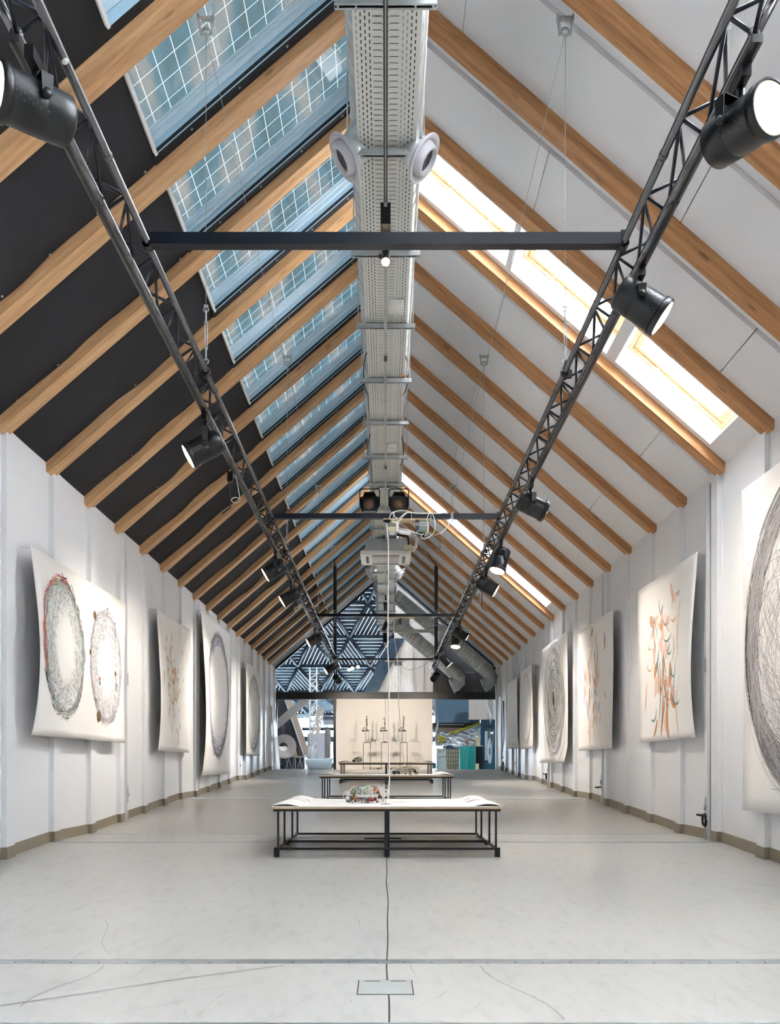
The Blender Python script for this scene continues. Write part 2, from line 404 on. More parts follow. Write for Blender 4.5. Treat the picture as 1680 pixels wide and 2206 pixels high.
# ------------------------------------------------------------------ side walls, skirting
CK = [8.38 + 1.2 * k for k in range(-11, 18)]
ZT = E + 3.40
for sg, nm in ((-1, 'left'), (1, 'right')):
    mb = MB()
    mb.box(min(sg * 3.65, sg * 3.9), max(sg * 3.65, sg * 3.9), YB, YG + .2, -.6, ZT)
    for c in CK:
        if c + .18 > YG: continue
        mb.box(min(sg * 3.6, sg * 3.652), max(sg * 3.6, sg * 3.652), c, c + .18, -.5, ZE + .02)
        mb.box(min(sg * 3.645, sg * 3.652), max(sg * 3.645, sg * 3.652), c - .035, c - .028, -.5, ZT - .1)
    struct(mb.build('wall_' + nm, 'wall'), 'white panelled side wall with slim pilasters')
    mb = MB(); H = .115
    def strip(xa, xb, a, b):
        for q0, q1 in [(a, b)]:
            za, zb = floor_z(q0 + .001), floor_z(q1 - .001)
            X0, X1 = min(xa, xb), max(xa, xb)
            mb.hexa([(X0, q0, za - .03), (X1, q0, za - .03), (X1, q1, zb - .03), (X0, q1, zb - .03), (X0, q0, za + H), (X1, q0, za + H), (X1, q1, zb + H), (X0, q1, zb + H)])
    for c in CK:
        if c + 1.2 > YG: continue
        strip(sg * 3.59, sg * 3.64, c - .006, c + .186)
        bk = [c + .186] + [y for y in ys if c + .186 < y < c + 1.194] + [c + 1.194]
        for a, b in zip(bk[:-1], bk[1:]): strip(sg * 3.64, sg * 3.66, a, b)
    struct(mb.build('baseboard_' + nm, 'base'), 'taupe skirting stepping round the pilasters')
# folding wall seams with their latch plates
k = 0
for sg, ds in ((-1, (7.5, 12.3, 17.05, 21.8)), (1, (9.9, 14.7, 19.55, 24.4))):
    for d in ds:
        k += 1; z0 = floor_z(d)
        e = sempty('door_%d' % k, 'vertical seam post of the folding wall panel', (sg * 3.62, d, z0))
        mb = MB(); mb.box(min(sg * 3.6, sg * 3.66), max(sg * 3.6, sg * 3.66), d, d + .035, z0 - .01, ZE, 0)
        mb.box(min(sg * 3.655, sg * 3.645), max(sg * 3.655, sg * 3.645), d - .03, d, z0, ZE, 1); mb.build('post', ['wall', 'dgrey'], e)
        mb = MB(); a, b = sorted((sg * 3.596, sg * 3.602))
        mb.box(a, b, d - .004, d + .039, z0, z0 + .14); mb.build('floor_bolt', 'alu', e)
        mb = MB(); mb.box(a, b, d + .0, d + .05, z0 + .24, z0 + .48)
        mb.tube([(sg * 3.59, d + .025, z0 + .33), (sg * 3.59, d + .025, z0 + .40)], .012, 6); mb.build('latch_plate', 'alu', e)
        mb = MB(); mb.box(a, b, d + .002, d + .04, z0 + 1.88, z0 + 2.05); mb.build('upper_latch', 'steel', e)

# ------------------------------------------------------------------ rafters
Lr = (W + .03) * HN - .05
def rafter(sg, mat, label, D, grp, src=None):
    if src is None:
        mb = MB(); mb.box(0, Lr, 0, .178, 0, .2)
        o = mb.build('rafter', mat)
    else:
        o = src.copy(); COL.objects.link(o)
    base = roof_pt(sg, W + .03, D, 0); o.location = base
    ux = (roof_pt(sg, 0, 0) - roof_pt(sg, 1, 0)).normalized(); uz = (roof_pt(sg, 1, 0, 1) - roof_pt(sg, 1, 0, 0)).normalized()
    if sg > 0:                                                # keep a right-handed frame
        uy = Vector((0, -1, 0)); o.location = base + Vector((0, .178, 0))
    else: uy = Vector((0, 1, 0))
    uy2 = uz.cross(ux)
    o.rotation_euler = Matrix((ux, uy2, uz)).transposed().to_euler()
    if uy2.y < 0: o.location = base + Vector((0, .178, 0))
    else: o.location = base
    return tag(o, label, 'rafter', grp)
for sg, mat, wd in ((-1, 'raf', 'black fabric'), (1, 'raf2', 'white boarded')):
    src = None
    for i, d in enumerate(RK):
        o = rafter(sg, mat, 'sloping timber rafter of the %s roof slope, %s from the camera' % (wd, ORD[i]), d, 'timber rafters of the %s slope' % wd, src)
        if src is None: src = o

# ------------------------------------------------------------------ black slope: fabric, deck, solar glazing
XS = 1.766                                                   # lower edge of the glazing, distance from the centre line
mb = MB()
mb.roofbox(-1, XS, 3.95, .10, .24, YB, YG + .1, 0)             # deck under the fabric, up to the glazing
mb.roofbox(-1, 0, .10, .10, .24, YB, YG + .1, 0)
mb.roofbox(-1, 0, XS, .10, .24, RK[-1] + .18, YG + .1, 1)
for k in ALLK:
    d = 8.28 + 1.2 * k
    if d + .2 < YB: continue
    mb.roofbox(-1, .10, XS, .10, .24, max(YB, d - .104), d + .195, 0)
    if k < 16:                                                # reveals
        a, b = d + .195, d + 1.09
        if b < YB: continue
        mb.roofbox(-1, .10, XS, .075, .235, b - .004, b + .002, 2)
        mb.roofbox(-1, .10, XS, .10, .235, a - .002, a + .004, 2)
        mb.roofbox(-1, XS - .012, XS + .006, .065, .355, a, b, 3)
mb.roofbox(-1, 0, 3.7, .10, .115, RK[-1] + .18, YG, 1)
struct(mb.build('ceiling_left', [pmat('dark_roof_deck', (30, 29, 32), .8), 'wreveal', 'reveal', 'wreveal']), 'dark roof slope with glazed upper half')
n = 0
for k in ALLK:
    if k > 15: continue
    d = 8.28 + 1.2 * k; a, b = d + .2, d + 1.085
    if b < YB: continue
    n += 1
    e = sempty('window_%d' % n, 'strip of see-through solar glazing between two rafters', roof_pt(-1, 1, (a + b) / 2, .3))
    mb = MB(); L_ = (XS - .1) * HN
    A, B, C, D_ = roof_pt(-1, XS, a, .215), roof_pt(-1, .1, a, .215), roof_pt(-1, .1, b, .215), roof_pt(-1, XS, b, .215)
    u0 = R.uniform(.1, .3)
    mb.quad(A, B, C, D_, 0, uv=[(u0, 1 - .35), (u0 + L_ / .165, 1 - .35), (u0 + L_ / .165, 1 - .35 + (b - a) / .165), (u0, 1 - .35 + (b - a) / .165)])
    mb.build('solar_pane', 'solar', e)
    mb = MB()
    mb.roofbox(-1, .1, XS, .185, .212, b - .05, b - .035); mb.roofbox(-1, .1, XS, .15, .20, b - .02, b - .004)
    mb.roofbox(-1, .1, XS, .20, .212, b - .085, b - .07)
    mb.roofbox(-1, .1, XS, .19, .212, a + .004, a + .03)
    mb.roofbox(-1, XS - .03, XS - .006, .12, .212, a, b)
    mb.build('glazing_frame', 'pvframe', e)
for i, d in enumerate(RK):
    if i == 0: pass
    a, b = d + .18, d + 1.2 - .002
    if i == len(RK) - 1: continue
    t0 = thing('blackout_fabric', 'sagging black fabric stretched between the %s and %s rafters' % (ORD[i], ORD[i + 1]), 'fabric', roof_pt(-1, 2.6, (a + b) / 2, .1), 'black fabric lining of the roof')
    mb = MB(); nx, ny = 40, 8; vs = []; fs = []
    ph = R.uniform(0, 6); am = R.uniform(.4, 1)
    for ix in range(nx + 1):
        ax = XS + (3.66 - XS) * ix / nx; s_ = ix / nx
        for iy in range(ny + 1):
            t = iy / ny
            sag = .03 * math.sin(math.pi * t) * math.sin(math.pi * s_)
            far = t ** 3 * am * (.028 * (1 + math.sin(s_ * 9 + ph)) + .012 * math.sin(s_ * 21 + ph)) * math.sin(math.pi * min(1, s_ * 1.1 + .05))
            vs.append(roof_pt(-1, ax, a + (b - a) * t, .10 - sag - max(0, far) * .9))
    for ix in range(nx):
        for iy in range(ny):
            q = ix * (ny + 1) + iy; fs.append((q, q + 1, q + ny + 2, q + ny + 1))
    mb.add(vs, fs, 0, True); mb.build('cloth', 'fabric', t0)
    mb = MB()
    mb.roofbox(-1, .12, XS + .02, .082, .108, b - .115, b, 0); mb.build('hem_strip', 'fabric', t0)
    for j in range(9):
        ax = .35 + j * .38; mb = MB()
        o = roof_pt(-1, ax, b - .05, .083 if ax < XS else .07)
        mb.lathe(o, roof_pt(-1, 1, 0, 0) - roof_pt(-1, 1, 0, 1), [(0, .011), (.006, .009), (.008, 0)], 8)
        mb.build('eyelet', 'grey', t0)

# ------------------------------------------------------------------ white slope: boards and roof windows
SP = [(.18, 1.215), (1.265, 2.29), (2.38, 3.396)]               # the three openings up a windowed bay
mb = MB()
for k in ALLK:
    d = 8.28 + 1.2 * k; a, b = d + .17, d + 1.2 + .01
    if b < YB: continue
    if k == 16: b = YG + .1
    if k in (-8, -4, 0, 8):  # negative bays: unseen openings behind the camera, added to let in light
        oa, ob = 8.65 - 8.28 + d, 9.40 - 8.28 + d
        mb.roofbox(1, 0, 3.95, .10, .40, a, oa); mb.roofbox(1, 0, 3.95, .10, .40, ob, b)
        xs = [0] + [v for s_ in SP for v in s_] + [3.95]
        for j in range(0, len(xs), 2): mb.roofbox(1, xs[j], xs[j + 1], .10, .40, oa, ob)
        for (u, v) in SP:
            mb.roofbox(1, u, v, .098, .40, ob - .003, ob + .002, 1); mb.roofbox(1, u, v, .098, .40, oa - .002, oa + .003, 1)
            mb.roofbox(1, v - .003, v + .002, .098, .40, oa, ob, 1); mb.roofbox(1, u - .002, u + .003, .098, .40, oa, ob, 1)
    else:
        mb.roofbox(1, 0, 3.95, .136, .35, YB if a < YB else a, b)                       # backing
        m0 = a + .25; off = (k * .77) % 1.6
        if a > YB: mb.roofbox(1, 0, 3.70, .128, .136, a, m0)
        js = [0] + [off + .5 + 1.75 * q for q in range(3) if off + .5 + 1.75 * q < 3.5] + [3.70]
        for u, v in zip(js[:-1], js[1:]): mb.roofbox(1, u + .003, v - .003, .09, .136, max(YB, m0 + .006), b)
struct(mb.build('ceiling_right', ['ceil', 'wreveal']), 'white boarded roof slope')
for k in (-8, -4, 0, 8):  # windows in the negative bays are added out of view to light the hall
    d = 8.28 + 1.2 * k; oa, ob = 8.65 - 8.28 + d, 9.40 - 8.28 + d
    for (u, v) in SP:
        n += 1
        e = sempty('window_%d' % n, 'pine framed roof window in the white slope', roof_pt(1, (u + v) / 2, (oa + ob) / 2, .35))
        def fr(name, w, p0, p1, ins, mat):
            mb = MB()
            mb.roofbox(1, u + ins, v - ins, p0, p1, oa + ins, oa + ins + w); mb.roofbox(1, u + ins, v - ins, p0, p1, ob - ins - w, ob - ins)
            mb.roofbox(1, u + ins, u + ins + w, p0, p1, oa + ins + w, ob - ins - w); mb.roofbox(1, v - ins - w, v - ins, p0, p1, oa + ins + w, ob - ins - w)
            return mb.build(name, mat, e)
        fr('frame', .035, .30, .42, .0, 'pine'); sh = fr('sash', .05, .33, .40, .04, 'pine')
        mb = MB(); mb.roofbox(1, u + .08, v - .08, .37, .378, oa + .08, ob - .08); mb.build('glass_pane', 'wglass', e)
        mb = MB(); c = (u + v) / 2; q = ob - .075
        mb.tube([roof_pt(1, c - .2, q, .305), roof_pt(1, c - .2, q, .27), roof_pt(1, c + .2, q, .27), roof_pt(1, c + .2, q, .305)], .009, 6)
        mb.lathe(roof_pt(1, c, q, .27) - Vector((0, 0, .0)), (0, 1, 0), [(-.012, .016), (.012, .016)], 10)
        mb.build('handle_bar', 'white', e)
mb = MB(); zr = ZE + SL * W; mb.box(-.17, .17, YB, YG, zr - .10, zr + .5)
struct(mb.build('ceiling_ridge_board', 'ceil'), 'white board along the ridge')
mb = MB(); mb.prism([(-3.9, YB, -.6), (3.9, YB, -.6), (3.9, YB, ZT), (0, YB, ZT + SL * 3.9), (-3.9, YB, ZT)], (0, -.2, 0)); struct(mb.build('wall_rear', 'wall'), 'white end wall behind the camera')
# gable closings at the near end (open above) are beyond the picture; eaves corner strips
# ------------------------------------------------------------------ lighting trusses
TH = E + 2.75; TX = 1.25; OB = Vector((.10, 0, -.07)); OC = Vector((.185, 0, .09))
def truss(sg, label):
    Y0, Y1 = 2.55, 24.7; YBs = 3.23
    o = thing('lighting_truss', label, 'truss', (sg * TX, 14, TH), 'long lighting trusses')
    A = lambda y: Vector((sg * TX, y, TH)); B = lambda y: Vector((sg * (TX + OB.x), y, TH + OB.z)); C = lambda y: Vector((sg * (TX + OC.x), y, TH + OC.z))
    for nm, f, r, y0, y1 in (('chord', A, .019, Y0, Y1), ('chord', B, .019, YBs, Y1), ('chord', C, .019, Y0, Y1)):
        mb = MB(); mb.tube([f(y0), f(y1)], r, 10)
        y = y0 + (.9 if f is not A else 1.4)
        while y < y1:                                          # coupling sleeves
            mb.tube([f(y), f(y + .03)], r * 1.18, 10); y += 2.5
        mb.build(nm, 'truss', o)
    mb = MB(); b = B(YBs); c = C(YBs)
    mb.tube([b, c], .012, 8); mb.lathe(b + Vector((0, -.01, 0)), (0, 1, 0), [(0, .01), (0, .024), (.012, .024)], 12)
    mb.build('end_post', 'truss', o)
    mb = MB(); y = 3.23 - .51; i = 0
    def st(p, q): mb.tube([p, q], .0085, 6)
    while y < Y1 - .55:
        if y >= YBs - .01:
            st(A(y), B(y)); st(A(y), C(y)); st(B(y), C(y)); st(A(y), B(y + .47)); st(C(y), B(y + .47)); st(A(y + .02), C(y + .49))
        else: st(A(y), C(y)); st(A(y), C(y + .49)); st(A(y), B(max(YBs, y + .47)))
        y += .51
    br = mb.build('braces', 'truss2', o)
    mb = MB(); x0 = sg * (TX + OB.x)                            # power track clipped under the lower chord
    z = TH + OB.z - .022
    mb.box(x0 - .019, x0 + .019, YBs - .03, Y1, z - .03, z, 0); mb.box(x0 - .007, x0 + .007, YBs - .03, Y1, z - .0315, z - .029, 1)
    for k in range(9): mb.box(x0 - .0195, x0 + .0195, 4.1 + 2.5 * k, 4.13 + 2.5 * k, z - .0305, z + .001, 1)
    mb.build('power_track', ['truss', 'black'], o)
    if sg < 0:
        mb = MB(); p = P(82, 62, 3.42)
        q = A(3.42); n_ = Vector((.45, -.1, -.9)).normalized(); mb.lathe(q + n_ * .0192, n_, [(0, .014), (.0005, .014), (.0006, 0)], 16)
        mb.build('paper_sticker', 'white', o)
    return o
TL = truss(-1, 'dark tubular lighting truss hanging below the black fabric slope')
TR = truss(1, 'dark tubular lighting truss hanging below the white boarded slope')

BARS = [4.6, 9.72, 16.0, 22.65]
desc = ['crossing the hall in front of the round diffusers', 'carrying a plywood rig with white cables, above the air conditioner',
        'between the two black drop poles, in front of the ducts', 'lowest in view, joining the truss ends near the glass gable']
for i, d in enumerate(BARS):
    x = 1.235; h = [.033, .028, .026, .024][i]; zc = E + [2.755, 2.762, 2.745, 2.755][i]
    o = thing('cross_bar', 'black steel bar ' + desc[i], 'bar', (0, d, zc), 'black cross bars between the trusses')
    mb = MB(); mb.box(-x, x, d, d + .05, zc - h * .55, zc + h); mb.box(-x, x, d - .008, d + .05, zc - h, zc - h * .62)
    mb.box(-x, x, d + .01, d + .05, zc - h * .7, zc - h * .5)
    for q in range(8): mb.lathe((-1.1 + q * .31, d + .001, zc + .004), (0, -1, 0), [(0, .004), (.002, .003), (.002, 0)], 8)
    mb.build('beam', 'navy', o)
    for s_ in (-1, 1):
        mb = MB(); mb.lathe((s_ * (TX - .003), d + .0, zc - .02), (0, 1, 0), [(0, .026), (.05, .026)], 12)
        mb.box(s_ * 1.24 - .012, s_ * 1.24 + .012, d, d + .05, zc + .01, zc + .045); mb.build('end_clamp', 'black', o)

# ------------------------------------------------------------------ spot lamps on the power tracks
LIGHTS = []
def spot(name, label, grp, top, aim, r=.092, L=.23, drop=.27, lit=True, power=120, col=(1, .90, .78), ang=84, mat='black', soft=False):
    top = Vector(top); d = Vector(aim).normalized(); c = top + Vector((0, 0, -drop))
    o = thing(name, label, 'spotlight', top, grp)
    mb = MB(); mb.cbox(top + Vector((0, 0, -.02)), .034, .13 * r / .09, .05); mb.lathe(top + Vector((0, 0, -.04)), (0, 0, -1), [(0, .016), (.05, .016), (.05, .02), (.075, .02), (.075, .012)], 10)
    mb.build('track_adapter', mat, o)
    # yoke: a bent strap beside the body
    side = d.cross(Vector((0, 0, 1))); side = Vector((1, 0, 0)) if side.length < .1 else side.normalized()
    if side.y > 0: side = -side
    mb = MB(); w = .045 * r / .09
    p0 = top + Vector((0, 0, -.11)); p1 = p0 + side * (r + .012); p2 = c + side * (r + .012)
    dd = Vector((side.y, -side.x, 0)).normalized() * w / 2; th = side * .003; u = Vector((0, 0, .003))
    mb.hexa([p0 - dd - side * .02, p0 + dd - side * .02, p1 + dd, p1 - dd, p0 - dd - side * .02 + u, p0 + dd - side * .02 + u, p1 + dd + u, p1 - dd + u])
    mb.hexa([p2 - dd * .8, p2 + dd * .8, p1 + dd, p1 - dd, p2 - dd * .8 + th, p2 + dd * .8 + th, p1 + dd + th, p1 - dd + th])
    mb.lathe(p2 - side * .012, side, [(0, .016), (.02, .016), (.02, 0)], 12)
    mb.tube([top + Vector((0, 0, -.1)), top + Vector((0, 0, -.115))], .02, 8)
    mb.build('yoke', mat, o)
    mb = MB(); b = c - d * L * .5
    mb.lathe(b, d, [(-.012, 0), (-.012, r * .82), (0, r * .97), (L * .42, r), (L * .44, r * .97), (L * .46, r), (L, r)], 32)
    body = mb.build('housing', mat, o)
    mb = MB()
    for a in range(10):                                        # cooling perforations
        for q in range(5):
            t_ = .10 + .03 * q + (a % 2) * .015; an = math.pi * .5 + (a - 4.5) * .12
            uu = side; ww = d.cross(uu)
            p = b + d * (t_ * L / .23) + (uu * math.cos(an - math.pi / 2) + ww * math.sin(an - math.pi / 2)) * (r + .0006)
            mb.disc(p, (p - (b + d * (t_ * L / .23))), .0035, 6)
    if top.y < 9: 
        pf = mb.build('perforations', 'dgrey', body)
    mb = MB(); mb.lathe(b, d, [(L - .004, r), (L - .004, r * 1.09), (L + .035, r * 1.09), (L + .035, r * .97), (L + .01, r * .95)], 32); mb.build('front_ring', mat, o)
    mb = MB(); mb.lathe(b, d, [(L + .02, r * .95), (L + .036, r * .93), (L + .043, r * .6), (L + .046, 0)], 32); mb.build('lens', ('litdim' if soft else 'lit') if lit else 'lens', o)
    if lit:
        ld = bpy.data.lights.new('spot_beam', 'SPOT'); ld.energy = power; ld.color = col; ld.spot_size = math.radians(ang); ld.spot_blend = .8; ld.shadow_soft_size = .06
        lo = bpy.data.objects.new('spot_beam', ld); COL.objects.link(lo); lo.parent = o
        q = b + d * (L + .06); lo.location = q - WL[o.name]; lo.rotation_euler = d.to_track_quat('-Z', 'Y').to_euler()
    return o
zt = TH + OB.z - .052; xt = TX + OB.x
PW = 98
SPL = [(3.28, (-.72, -.68, -.06), 'nearest, cut by the frame edge'),
       (6.62, (-.86, -.13, -.50), 'second from the camera'),
       (10.85, (-.84, -.06, -.50), 'third, past the second bar'),
       (12.6, (-.84, -.06, -.50), 'fourth, close behind the third'),
       (16.9, (-.84, -.10, -.46), 'fifth, mid-hall'),
       (21.8, (-.8, -.10, -.5), 'sixth, near the gable'),
       (24.4, (.24, .8, -.34), 'last before the gable')]
G1 = 'spotlights on the truss under the black slope'
for d, aim, tx in SPL:
    spot('track_spotlight', 'black spotlight under the black slope truss, ' + tx, G1, (-xt + (.05 if d < 4 else 0), d, zt), aim, power=PW * ((.8 if d < 14 else 1.25) if d < 24 else 1.5), lit=True, drop={3.28: .18, 6.62: .235}.get(d, .2))
SPR = [(3.36, (.42, -.88, -.12), 'nearest, glaring at the camera', True),
       (4.7, (.80, -.10, -.58), 'second, before the charcoal ring', True),
       (8.2, (.92, .12, -.38), 'third, before the second cross bar', True),
       (10.35, (-.30, -.16, -.94), 'fourth, tipped down with glowing lens', True),
       (11.85, (.86, -.05, -.50), 'fifth from the camera', True),
       (16.1, (.85, .1, -.5), 'sixth, against the spiral ducts', True),
       (16.9, (-.10, -.25, -.9), 'seventh, aimed down', True),
       (20.1, (.7, .1, -.7), 'eighth, over the duct elbow', True),
       (23.9, (-.27, .8, -.32), 'last before the gable', True)]
G2 = 'spotlights on the truss under the white slope'
for d, aim, tx, on in SPR:
    spot('track_spotlight', 'black spotlight under the white slope truss, ' + tx, G2, (xt, d, zt), aim, power=PW * ((.7 if d < 14 else 1.2) if 4 < d < 23 else (.3 if d < 4 else 1.5)), lit=on, drop={4.7: .16}.get(d, .2))

# ------------------------------------------------------------------ suspension cables
def clamp_at(sg, D, mb):
    p = Vector((sg * TX, D, TH)); mb.lathe(p + Vector((0, -.025, 0)), (0, 1, 0), [(0, .03), (.05, .03)], 12)
    mb.cbox(p + Vector((sg * .03, 0, -.02)), .03, .03, .05); mb.tube([p + Vector((0, 0, .02)), p + Vector((0, 0, .07))], .009, 8)
for sg, wd in ((-1, 'black fabric'), (1, 'white boarded')):
    ds = [6.14, 11.2, 16.36, 20.9]
    for i, d in enumerate(ds):
        t = roof_pt(sg, TX, d, 0)
        o = thing('suspension_cable', 'steel suspension cable with pulley, under the %s slope, %s from the camera' % (wd, ORD[i]), 'cable', t, 'truss suspension cables')
        mb = MB(); top = t + Vector((0, 0, -.12)); r = .0022 if i == 0 else .003
        mb.tube([top, (sg * TX, d, TH + .42)], r, 5); mb.build('cable', 'steel', o)
        mb = MB()
        for a in (-.045, .045):
            mb.cbox(t + Vector((a, 0, -.06)), .012, .035, .13, rot=Matrix.Rotation(a * 3, 3, 'Y')); mb.lathe(t + Vector((a, -.02, -.03)), (0, 1, 0), [(0, .012), (.04, .012)], 8)
        mb.lathe(t + Vector((0, -.012, -.11)), (0, 1, 0), [(0, .022), (.006, .03), (.018, .03), (.024, .022)], 16); mb.cbox(t + Vector((0, 0, -.02)), .12, .03, .02)
        mb.build('pulley_block', 'steel', o)
        mb = MB(); z = TH + .07
        for a in (-.008, .008): mb.tube([(sg * TX + a, d, z + .08), (sg * TX + a, d, z + .28)], .004, 5)
        mb.tube([(sg * TX, d, z + .26), (sg * TX, d, z + .36)], .006, 6); mb.tube([(sg * TX, d, z), (sg * TX, d, z + .1)], .006, 6)
        for q in range(2):
            c = Vector((sg * TX, d, z + (.36 if q else .0))); mb.tube([c + Vector((.018 * math.cos(a), 0, .018 * math.sin(a))) for a in [k * math.pi / 5 for k in range(11)]], .004, 5)
        mb.cbox((sg * TX, d, z + .385), .03, .012, .014); mb.build('turnbuckle', 'steel', o)
        mb = MB(); clamp_at(sg, d, mb); mb.build('truss_clamp', 'black', o)
        if i < 3:
            mb = MB(); q = roof_pt(sg, TX + .02, ds[i + 1], 0) + Vector((0, 0, -.1)); a = top + Vector((sg * .0, 0, 0)); mid = (a + q) / 2 + Vector((0, 0, -.05))
            mb.tube([a, (a + mid) / 2 + Vector((0, 0, -.015)), mid, (q + mid) / 2 + Vector((0, 0, -.015)), q], r, 5); mb.build('return_cable', 'steel', o)
for sg, nm in ((-1, 'under the black slope, in front of the louvred atrium'), (1, 'under the white slope, crossing the spiral ducts')):
    z0 = TH - .02; zt_ = ZE + SL * (W - TX) - .12
    o = thing('drop_pole', 'black perforated drop pole ' + nm, 'pole', (sg * 1.262, 22.0, z0), 'black drop poles')
    mb = MB(); x = sg * 1.262; y = 22.0; mb.box(x - .042, x + .042, y, y + .05, z0, zt_ - .1)
    mb.build('pole', 'black', o)
    mb = MB()
    for q in range(6): mb.box(x - .03, x + .03, y - .004, y, z0 + .85 + .06 * q, z0 + .875 + .06 * q)
    mb.box(x - .05, x + .05, y - .006, y + .056, z0 + .78, z0 + .80); mb.build('holes_plate', 'grey', o)
    mb = MB(); mb.tube(bez((x, y + .02, zt_ - .1), (x, y, zt_), (x - .12, y, zt_ - .02), (x - .2 * sg, y, zt_ + .12 + (.13 if sg < 0 else .1))), .014, 6); mb.build('hook', 'black', o)
    mb = MB(); mb.box(x - .05, x + .05, y - .01, y + .6, z0 - .06, z0 + .0); mb.build('foot_bracket', 'black', o)

# ------------------------------------------------------------------ ridge services
HT = E + 4.24
CH = [4.9 + 1.2 * k for k in range(0, 20)]
zroof = lambda x: ZE + SL * (W - abs(x))
for i, d in enumerate(CH):
    if d > 28.8: break
    hw = .285 if i != 6 else .31; xc = .002
    o = thing('strut_channel', 'slotted steel channel crossing under the ceiling tray, %s from the camera' % ORD[i], 'channel', (0, d, HT), 'channels carrying the tray')
    mb = MB(); mb.box(-hw, hw, d - .02, d + .021, HT + .012, HT + .021); mb.box(-hw, hw, d - .021, d - .017, HT - .02, HT + .02); mb.box(-hw, hw, d + .017, d + .021, HT - .02, HT + .02)
    mb.box(-hw, hw, d - .017, d - .009, HT - .02, HT - .017); mb.box(-hw, hw, d + .009, d + .017, HT - .02, HT - .017)
    mb.box(-hw + .004, hw - .004, d - .017, d + .017, HT - .008, HT + .01, 1)
    for x in (-hw + .02, -hw + .12, hw - .12, hw - .02): mb.lathe((x, d, HT - .02), (0, 0, -1), [(-.01, .007), (.004, .007), (.004, 0)], 6, 2)
    mb.build('channel', ['steel', 'black', 'rodm'], o)
    for s_ in (-1, 1):
        mb = MB(); x = s_ * (hw - .02); mb.tube([(x, d, HT - .015), (x, d, zroof(x) + (.02 if s_ > 0 else .02))], .0055, 6); mb.build('hanging_rod', 'rodm', o)
# perforated tray
y0, y1 = 3.6, 28.9; zb = HT + .055; xl, xr = -.188, .205
try_ = thing('cable_tray', 'long white perforated tray hanging under the ridge', 'tray', (0, y0, zb)); mb = MB()
mb.box(xl, xr, y0, y1, zb, zb + .004, 0)
mb.box(xl - .004, xl, y0, y1, zb, zb + .06, 0); mb.box(xr, xr + .004, y0, y1, zb, zb + .06, 0)
mb.build('tray_body', 'tray', try_); mb = MB(); mb.box(-.012, .012, y0, y1, zb - .004, zb, 0); mb.build('centre_rib', 'tray', try_); mb = MB()
zz = zb - .001
def slotq(x0, x1, a, b, m=1): mb.quad((x0, a, zz), (x0, b, zz), (x1, b, zz), (x1, a, zz), m)
y = y0
while y < 17.2:
    for j, x in enumerate((-.172, -.146, -.12, -.094, .102, .127, .152, .177)):
        o_ = .024 if j % 2 else 0
        slotq(x - .0036, x + .0036, y + o_ + .006, y + o_ + .033, 1 if j in (1, 2, 3, 6, 7) else 2)
    slotq(-.075, -.022, y + .004, y + .010); slotq(.024, .078, y + .004, y + .010, 1)
    slotq(-.018, -.015, y + .01, y + .02); slotq(.015, .018, y + .01, y + .02)
    y += .048
while y < y1 - .1:
    y = y1
for x in [-.165 + .03 * q for q in range(12)]: slotq(x - .002, x + .002, 17.3, y1 - .05, 2)
for d in CH: slotq(xl, xr, d + .03, d + .045, 1)
o = mb.build('perforations', ['tray', 'slot', 'grey'], try_); o['kind'] = 'stuff'
# spiral duct above it
def spiral_duct(mb, p0, p1, r, pitch=.13, n=28, seam=.006):
    p0, p1 = Vector(p0), Vector(p1); d = p1 - p0; L_ = d.length; k = int(L_ / pitch); prof = []
    for i in range(k): t = i * pitch; prof += [(t, r), (t + pitch * .86, r), (t + pitch * .9, r + seam), (t + pitch * .96, r + seam)]
    prof.append((L_, r)); mb.lathe(p0, d, prof, n)
mb = MB(); spiral_duct(mb, (.0, 3.4, E + 4.74), (.0, 28.9, E + 4.74), .255, .15); dd = mb.build('ventilation_duct', 'duct')
tag(dd, 'galvanised spiral duct running along the ridge above the perforated tray', 'duct')
# centre lighting track
mb = MB(); mb.box(-.013, .013, 3.2, 6.55, HT - .052, HT - .02, 0); mb.box(-.005, .005, 3.2, 6.55, HT - .0535, HT - .052, 1)
t = thing('light_track', 'slim black and grey lighting track clipped under the tray channels', 'track', (0, 3.2, HT))
mb.build('black_track', ['black', 'grey'], t)
mb = MB(); mb.box(-.013, .013, 6.55, 27.2, HT - .052, HT - .02, 0)
for q in (9.0, 12.3, 17.5): mb.box(-.016, .016, q, q + .12, HT - .055, HT - .02, 1)
mb.build('grey_track', ['steel', 'black'], t)
G3 = 'small spotlights on the middle track'
mb = MB(); mb.cbox((0, 6.66, HT - .10), .075, .12, .16); t_ = mb
o = spot('track_spotlight', 'small lit spotlight under the middle track, glaring below the first cross bar', G3, (0, 6.9, HT - .05), (0.0, -.55, -.84), r=.034, L=.1, drop=.2, power=40, ang=75)
t_.build('driver_box', 'black', o)
spot('track_spotlight', 'small black spotlight on the middle track beyond the air conditioner', G3, (0, 21.6, HT - .05), (.1, .2, -.97), r=.05, L=.16, drop=.26, lit=False)
spot('track_spotlight', 'small black spotlight on the middle track at the third cross bar', G3, (-.01, 24.3, HT - .05), (-.35, -.1, -.9), r=.06, L=.2, drop=.32, lit=False)
spot('track_spotlight', 'farthest small black spotlight on the middle track, above the hanging bulb', G3, (-.02, 25.9, HT - .05), (.02, .05, -1), r=.06, L=.24, drop=.4, lit=False)
